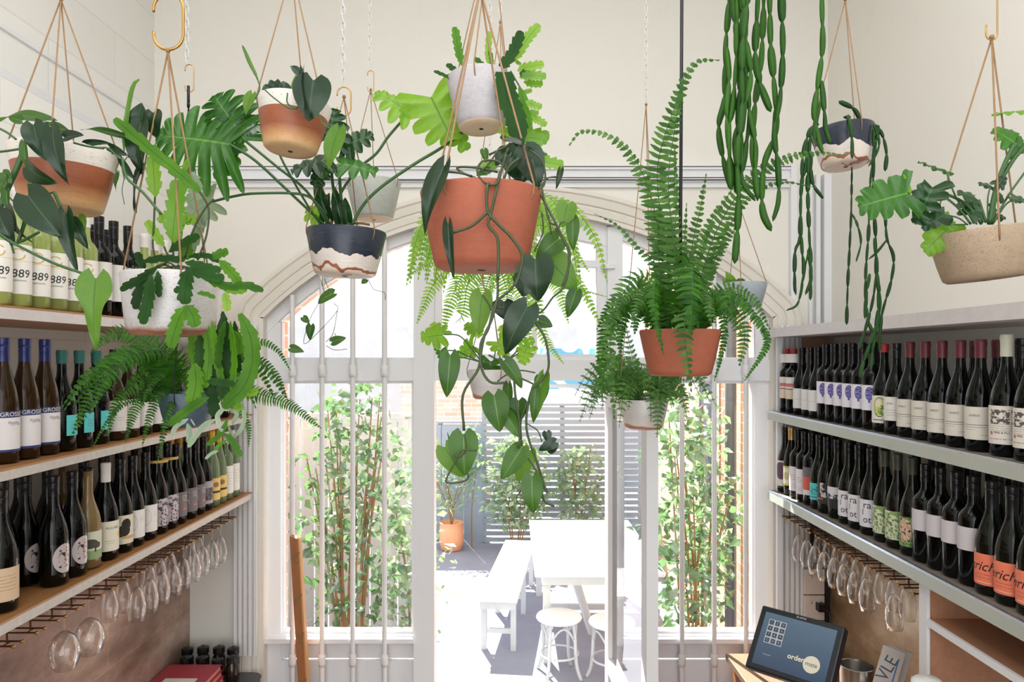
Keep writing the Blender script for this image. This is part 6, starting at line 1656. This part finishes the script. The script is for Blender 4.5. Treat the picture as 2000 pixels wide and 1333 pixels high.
# white cards with lettering
for i, (px, py, yaw) in enumerate(((1738, 1300, 0), (1752, 1300, 0))):
    q = at(px, py, 2.60 + i * .03)
    MC = Matrix.Translation(q) @ Matrix.Rotation(R(-30), 4, 'Z') @ Matrix.Rotation(R(17), 4, 'Y')
    MC = Matrix.Translation(q) @ Matrix.Rotation(R(-24), 4, 'Z') @ Matrix.Rotation(R(14), 4, 'Y')
    m = MB(); m.box(-.037, .037, -.004, .004, -.235, .064, MC)
    o = m.build('folded_card', plain('white_card_stock', (232, 228, 226), .5), None, bevel=.001)
    tag(o, ('white card with big grey letters standing beside the steel cooler', 'plain white card standing just behind the lettered card')[i], 'card', 'cards beside the steel cooler')
    if i == 0:
        flat_text('VLE', .060, MC @ Matrix.Translation((-.005, -.0045, -.014)) @ Matrix.Rotation(R(-78), 4, 'Y'), plain('grey_blue_letters', (92, 108, 130), .5), 'lettering', o)
        m = MB(); m.box(.019, .023, -.0052, -.0042, -.105, .035, MC); m.build('blue_rule', plain('blue_rule', (90, 140, 200), .5), o)
q = at(1812, 1324, 2.0)
rt = empty('canister', (q.x, q.y, zr + .0005), 'white round-topped canister at the bottom edge right of the lettered card', 'canister')
m = MB(); hq = q.z - zr; m.lathe([(0, .0), (.052, 0), (.050, hq * .5), (.042, hq - .012), (.03, hq - .003), (0, hq)], 28, Matrix.Translation((q.x, q.y, zr + .0005))); m.build('canister_body', plain('white_ceramic', (232, 230, 226), .25), rt, smooth=True)
# power points
for i, (y0, y1) in enumerate(((1112, 1161), (1163, 1211), (1213, 1260))):
    a0, a1 = at(1569, y1, D - .075), at(1609, y0, D - .075)
    rt = empty('power_point', ((a0.x + a1.x) / 2, D - .07, (a0.z + a1.z) / 2), f'white double power point on the back corner strip, {("topmost", "middle one with a black plug", "lowest")[i]}', 'power point', 'power points at right')
    m = MB(); m.box(a0.x, a1.x, D - .085, D - .0705, a0.z, a1.z); m.build('cover_plate', plain('white_switch_plate', (226, 212, 204), .4), rt, bevel=.003)
    m = MB()
    for k in (0, 1): m.lathe([(0, 0), (.008, 0), (.007, .006), (0, .007)], 14, Matrix.Translation((a0.x + .03 + k * .04, D - .085, a1.z - .03)) @ Matrix.Rotation(R(90), 4, 'X'))
    m.build('switch', plain('white_switch', (214, 204, 198), .35), rt, smooth=True)
m = MB(); m.box(1.44, 1.555, D - .07, D - .061, 1.0, 1.9); struct('trim_11', m, plain('dark_corner_strip', (34, 32, 34), .5))
m = MB(); z_ = at(1600, 1185, D - .1).z; x_ = at(1602, 1185, D - .1).x
m.box(x_ - .016, x_ + .016, D - .125, D - .0855, z_ - .02, z_ + .015); m.tube(smooth_path([Vector((x_, D - .12, z_)), Vector((x_ + .02, D - .16, z_ - .02)), Vector((x_ - .01, D - .2, z_ - .14)), Vector((x_ - .12, D - .3, z_ - .22)), Vector((x_ - .2, D - .5, zr + .006))], 6), .0035, 6)
o = m.build('power_plug', M['black_metal'], None); tag(o, 'black plug and cord running down to the till', 'plug')

# right-hand cupboard frame under the bottom shelf
rt = empty('open_cupboard', (1.42, 1.2, 1.05), 'open copper-lined cupboard with white edges under the bottom right shelf', 'cupboard')
zt = EYE - .6895
m = MB(); m.box(1.2725, 1.5335, 2.17, 2.20, zr + .0005, zt); m.build('side_panel', M['copper'], rt)
m = MB(); m.box(1.262, 1.2725, 2.165, 2.205, zr + .0005, zt); m.build('side_edge', M['trim'], rt)
zb = EYE - .80
m = MB(); m.box(1.2725, 1.5335, .3, 2.17, zb - .018, zb); m.build('shelf_board', M['copper'], rt)
m = MB(); m.box(1.262, 1.2725, .3, 2.165, zb - .02, zb + .001); m.build('shelf_edge', M['trim'], rt)
m = MB(); m.box(1.52, 1.5335, .3, 2.17, zr + .0005, zt); m.build('back_panel', M['steel_dark'], rt)
m = MB(); m.box(1.5, 1.519, .3, 2.17, zb, zt); m.build('copper_backing', M['copper'], rt)

# ------------------------------------------------------------------ outside
m = MB(); m.box(-7, 8, D + .35, 30, -.15, 0); o = m.build('paving', M['paving'], None); o['kind'] = 'structure'
def slats(name, x0, x1, Y, z0, z1, pitch, th, mat, label, vertical=False, posts=3, back=None):
    rt = empty(name, ((x0 + x1) / 2, Y, z0), label, 'fence')
    m = MB()
    if vertical:
        x = x0
        while x < x1 - .001: m.box(x, min(x + th, x1), Y, Y + .02, z0, z1); x += pitch
    else:
        z = z0
        while z < z1 - .001: m.box(x0, x1, Y, Y + .02, z, min(z + th, z1)); z += pitch
    m.build('slat_panel', mat, rt)
    for i in range(posts):
        x = x0 + (x1 - x0) * i / max(posts - 1, 1)
        m = MB(); m.box(x - .03, x + .03, Y + .021, Y + .075, z0, z1 + .02); m.build('fence_post', mat, rt)
    m = MB(); m.box(x0 - .03, x1 + .03, Y - .012, Y + .08, z1 + .021, z1 + .05); m.build('cap_rail', mat, rt)
    if back:
        m = MB(); m.box(x0, x1, Y + .08, Y + .1, z0, z1); m.build('backing', back, rt)
    return rt
slats('slat_fence', -.37, 1.70, 9.4, .02, 1.80, .082, .060, M['grey_fence'], 'grey horizontal slat fence behind the table outside')
slats('board_fence', -1.55, -.39, 9.6, .0, 1.55, .30, .292, M['grey_fence'], 'grey vertical panelled fence left of the slat fence, beyond the terracotta planter', True)
slats('board_fence', -2.9, -.86, 5.9, .0, 1.95, .115, .106, M['white_fence'], 'pale vertical board fence behind the left window shrub', True)
def wall_box(name, x0, x1, y0, y1, z0, z1, mat, label, cat='building'):
    m = MB(); m.box(x0, x1, y0, y1, z0, z1); o = m.build(name, mat, None); tag(o, label, cat); return o
rt = empty('brick_building', (2.4, 6.4, 0), 'orange brick building seen through the right window', 'building')
m = MB(); m.box(1.72, 1.95, D + .36, 9.3, 0, 3.6); m.build('side_wall', M['brick'], rt)
m = MB(); m.box(1.71, 1.719, 5.9, 6.5, 1.2, 2.5); f_ = m.build('window', plain('dark_window_glass', (60, 66, 76), .15), rt)
m = MB(); m.box(1.69, 1.709, 5.86, 6.54, 2.5, 2.58); m.box(1.69, 1.709, 5.86, 6.54, 1.14, 1.2); m.box(1.69, 1.709, 5.86, 5.9, 1.2, 2.5); m.box(1.69, 1.709, 6.5, 6.54, 1.2, 2.5); m.build('window_frame', M['white_furniture'], f_)
m = MB(); m.tube([Vector((1.66, 5.4, 0)), Vector((1.66, 5.4, 3.6))], .045, 10); m.build('downpipe', plain('dark_grey_pipe', (92, 96, 102), .5), rt, smooth=True)
rt = empty('brick_wall', (-2.2, 4.6, 0), 'orange brick boundary wall at the left edge of the left window', 'wall')
m = MB(); m.box(-2.35, -1.98, D + .36, 5.6, 0, 3.3); m.build('brickwork', M['brick'], rt)
wall_box('neighbour_building', -9, 9, 16, 17, 0, 3.15, plain('pale_grey_render', (214, 214, 214), .8, 0, .12, 2.2), 'pale neighbouring building beyond the fences')
mu2 = NT('cyan_mural'); sz = mu2.n('ShaderNodeSeparateXYZ'); mu2.l(mu2.coord(), sz.inputs[0])
mu2.set(mu2.mix(mu2.math('GREATER_THAN', sz.outputs[2], 1.95), srgb(222, 226, 228), mu2.ramp(mu2.noise(1.1, 2, .5, mu2.coord()), [(.40, srgb(230, 236, 238)), (.47, srgb(120, 200, 226)), (.55, srgb(232, 240, 242)), (.60, srgb(100, 170, 216)), (.68, srgb(206, 232, 240))], 'CONSTANT')), .8)
wall_box('mural_wall', .45, 1.69, 11.4, 11.6, 0, 2.6, mu2.m, 'wall painted with a cyan and white mural above the slat fence', 'wall')
wall_box('neighbour_building', -1.9, -.35, 12.2, 12.6, 0, 2.35, m_brick('pale_brick', (226, 168, 140), (232, 196, 176), (236, 230, 224)), 'pinkish brick building glimpsed above the grey vertical panelled fence')
# terracotta planter
p = at(882, 1060, 9.1); p.z = 0
rt = empty('terracotta_planter', p, 'sunlit terracotta planter with a feathery pale shrub by the far fence', 'potted plant')
m = MB(); m.lathe([(0, 0), (.11, 0), (.135, .01), (.158, .12), (.155, .27), (.145, .335), (.155, .345), (.150, .355), (.135, .35), (.13, .30), (0, .30)], 28, Matrix.Translation(p)); m.build('pot', M['terracotta_out'], rt, smooth=True)
def bush(mb, sb, c, rx, ry, rz, n, size, rr, r_=rnd, stemz=None, shape=None):
    for i in range(n):
        while True:
            x, y, z = (r_.uniform(-1, 1) for _ in range(3))
            if x * x + y * y + z * z < 1: break
        q = c + Vector((x * rx, y * ry, z * rz))
        if shape and not shape(q): continue
        d = Vector((r_.uniform(-1, 1), r_.uniform(-1, 1), r_.uniform(-1, .3))).normalized()
        s = d.cross(Vector((r_.uniform(-1, 1), r_.uniform(-1, 1), r_.uniform(-1, 1)))).normalized(); n_ = d.cross(s)
        l = size * r_.uniform(.6, 1.25); w_ = l * rr
        mb.add([q, q + d * l * .4 + s * w_ * .5 + n_ * .06 * l, q + d * l, q + d * l * .4 - s * w_ * .5 + n_ * .06 * l, q + d * l * .45], [(0, 1, 4), (1, 2, 4), (2, 3, 4), (3, 0, 4)])
a_, b_ = MB(), MB(); bush(a_, b_, p + Vector((0, 0, .85)), .30, .3, .42, 500, .07, .3)
for i in range(7): b_.tube(smooth_path([p + Vector((0, 0, .3)), p + Vector((rnd.uniform(-.05, .05), 0, .5)), p + Vector((rnd.uniform(-.25, .25), rnd.uniform(-.2, .2), rnd.uniform(.8, 1.15)))], 4), .007, 5)
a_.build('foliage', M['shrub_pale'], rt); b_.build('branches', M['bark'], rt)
# climbers and shrubs
def shrub(name, label, cx, Y, z0, z1, rx, n, size, seed, mat, stems=9, ry=.25, thin=.75):
    r_ = random.Random(seed); rt = empty(name, (cx, Y, 0), label, 'shrub')
    a_, b_ = MB(), MB()
    for k in range(10):
        f = (k + .5) / 10; zc_ = z0 + (z1 - z0) * f
        wv = rx * (.55 + .5 * math.sin(f * 2.7 + .3)) * r_.uniform(.85, 1.1)
        bush(a_, b_, Vector((cx + r_.uniform(-.1, .1) * rx, Y, zc_)), wv, ry, (z1 - z0) * .09, int(n / 10 * (.5 + thin * math.sin(f * 2.6 + .4))), size, .55, r_)
    for k in range(stems):
        x = r_.uniform(-.3, .3) * rx
        b_.tube(smooth_path([Vector((cx + x * .25, Y + r_.uniform(-.05, .05), 0)), Vector((cx + x, Y, z1 * .4)), Vector((cx + x * 2 + r_.uniform(-.1, .1), Y + r_.uniform(-.1, .1), z1 * r_.uniform(.7, .98)))], 5), [.011 * (1 - .6 * q / 10) for q in range(11)], 5)
    a_.build('foliage', mat, rt); b_.build('branches', M['bark'], rt)
shrub('leafy_shrub', 'tall leafy shrub filling the left window outside', -1.08, 4.75, .70, 2.30, .42, 900, .085, 3, M['shrub'], 20)
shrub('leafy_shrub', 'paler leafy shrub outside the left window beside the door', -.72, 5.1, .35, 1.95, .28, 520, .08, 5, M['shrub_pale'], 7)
shrub('leafy_shrub', 'low leafy climber at the left edge of the left window', -1.55, 4.5, .9, 2.1, .12, 260, .075, 8, M['shrub'], 4)
shrub('leafy_shrub', 'leafy shrub filling the right window outside', 1.16, 4.6, .65, 2.2, .34, 760, .09, 11, M['shrub'], 8)
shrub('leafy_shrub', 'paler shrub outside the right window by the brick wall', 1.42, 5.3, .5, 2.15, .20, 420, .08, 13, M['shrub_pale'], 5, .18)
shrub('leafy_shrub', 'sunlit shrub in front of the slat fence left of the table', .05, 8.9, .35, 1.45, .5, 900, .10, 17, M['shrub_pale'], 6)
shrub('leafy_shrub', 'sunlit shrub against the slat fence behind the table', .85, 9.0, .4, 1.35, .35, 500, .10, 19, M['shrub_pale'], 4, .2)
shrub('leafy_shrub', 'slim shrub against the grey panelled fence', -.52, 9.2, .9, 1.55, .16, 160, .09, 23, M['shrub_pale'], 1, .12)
# bench and table
def plank(mb, A_, B_, C_, D_, z0, z1):
    v = [(q[0], q[1], z) for z in (z0, z1) for q in (A_, B_, C_, D_)]
    mb.add(v, [(3, 2, 1, 0), (4, 5, 6, 7), (0, 1, 5, 4), (1, 2, 6, 5), (2, 3, 7, 6), (3, 0, 4, 7)])
ang = R(-9)
def furn(cx, cy, ang): return Matrix.Translation((cx, cy, 0)) @ Matrix.Rotation(ang, 4, 'Z')
MBn = furn(-.015, 6.85, R(-6.5))
rt = empty('garden_bench', (-.015, 6.85, 0), 'long white bench outside the door, left of the table', 'bench')
m = MB(); m.box(-.165, .165, -.95, .95, .425, .455, MBn); m.build('seat', M['white_furniture'], rt, bevel=.004)
m = MB(); m.box(-.15, .15, -.93, -.905, .36, .425, MBn); m.box(-.15, .15, .905, .93, .36, .425, MBn); m.box(-.15, -.13, -.905, .905, .37, .425, MBn); m.box(.13, .15, -.905, .905, .37, .425, MBn); m.build('apron', M['grey_frame'], rt)
for sx in (-1, 1):
    for sy in (-.86, 0.0, .86):
        m = MB(); m.box(sx * .125 - .022, sx * .125 + .022, sy - .022, sy + .022, 0, .424, MBn); m.build('leg', M['grey_frame'], rt)
for sy in (-.86, 0, .86):
    m = MB(); m.box(-.103, .103, sy - .012, sy + .012, .14, .18, MBn); m.build('stretcher', M['grey_frame'], rt)
MTb = furn(.70, 6.55, 0)
rt = empty('garden_table', (.70, 6.55, 0), 'long white table outside the door', 'table')
m = MB(); m.box(-.52, .52, -.92, .92, .72, .752, MTb); m.build('tabletop', M['white_furniture'], rt, bevel=.004)
m = MB(); m.box(-.46, .46, -.86, -.835, .64, .72, MTb); m.box(-.46, .46, .835, .86, .64, .72, MTb); m.box(-.46, -.435, -.835, .835, .64, .72, MTb); m.box(.435, .46, -.835, .835, .64, .72, MTb); m.build('apron', M['grey_frame'], rt)
for sx in (-1, 1):
    for sy in (-.8, .8):
        m = MB(); m.box(sx * .42 - .03, sx * .42 + .03, sy - .03, sy + .03, 0, .72, MTb); m.build('leg', M['grey_frame'], rt)
m = MB(); m.tube([MTb @ Vector((-.2, -.6, .70)), MTb @ Vector((-.02, -.5, .12))], .035, 6); m.build('brace', M['grey_frame'], rt)
m = MB(); m.box(-.40, .40, -.02, .02, .14, .19, MTb); m.build('floor_rail', M['grey_frame'], rt)
# stools
def stool(x, y, rot, label):
    rt = empty('round_stool', (x, y, 0), label, 'stool', 'white stools outside')
    T = Matrix.Translation((x, y, 0)) @ Matrix.Rotation(rot, 4, 'Z')
    m = MB(); m.lathe([(0, .428), (.15, .428), (.172, .436), (.178, .448), (.172, .46), (.15, .463), (0, .461)], 36, T); m.build('seat', M['white_furniture'], rt, smooth=True, angle=50)
    for k in range(4):
        a = R(45 + 90 * k); c_, s_ = math.cos(a), math.sin(a)
        m = MB(); m.tube(smooth_path([T @ Vector((c_ * r, s_ * r, z)) for r, z in ((.125, .43), (.14, .32), (.15, .15), (.165, .07), (.195, 0))], 4), .0135, 8); m.build('leg', M['grey_frame'], rt, smooth=True)
    m = MB(); m.tube([T @ Vector((.148 * math.cos(R(q)), .148 * math.sin(R(q)), .17)) for q in range(0, 361, 15)], .009, 6, False); m.build('foot_ring', M['grey_frame'], rt, smooth=True)
    m = MB()
    for k in range(4):
        a, b_ = R(45 + 90 * k), R(135 + 90 * k)
        pts = []
        for i in range(9):
            t = i / 8; q = a + (b_ - a) * t; pts.append(T @ Vector((.135 * math.cos(q), .135 * math.sin(q), .28 + .12 * math.sin(math.pi * t))))
        m.tube(pts, .008, 6)
    m.build('bentwood_brace', M['grey_frame'], rt, smooth=True)
stool(.365, 5.52, .2, 'white round bentwood stool at the near end of the outdoor table')
stool(.76, 5.42, .5, 'white round bentwood stool half hidden by the open door')
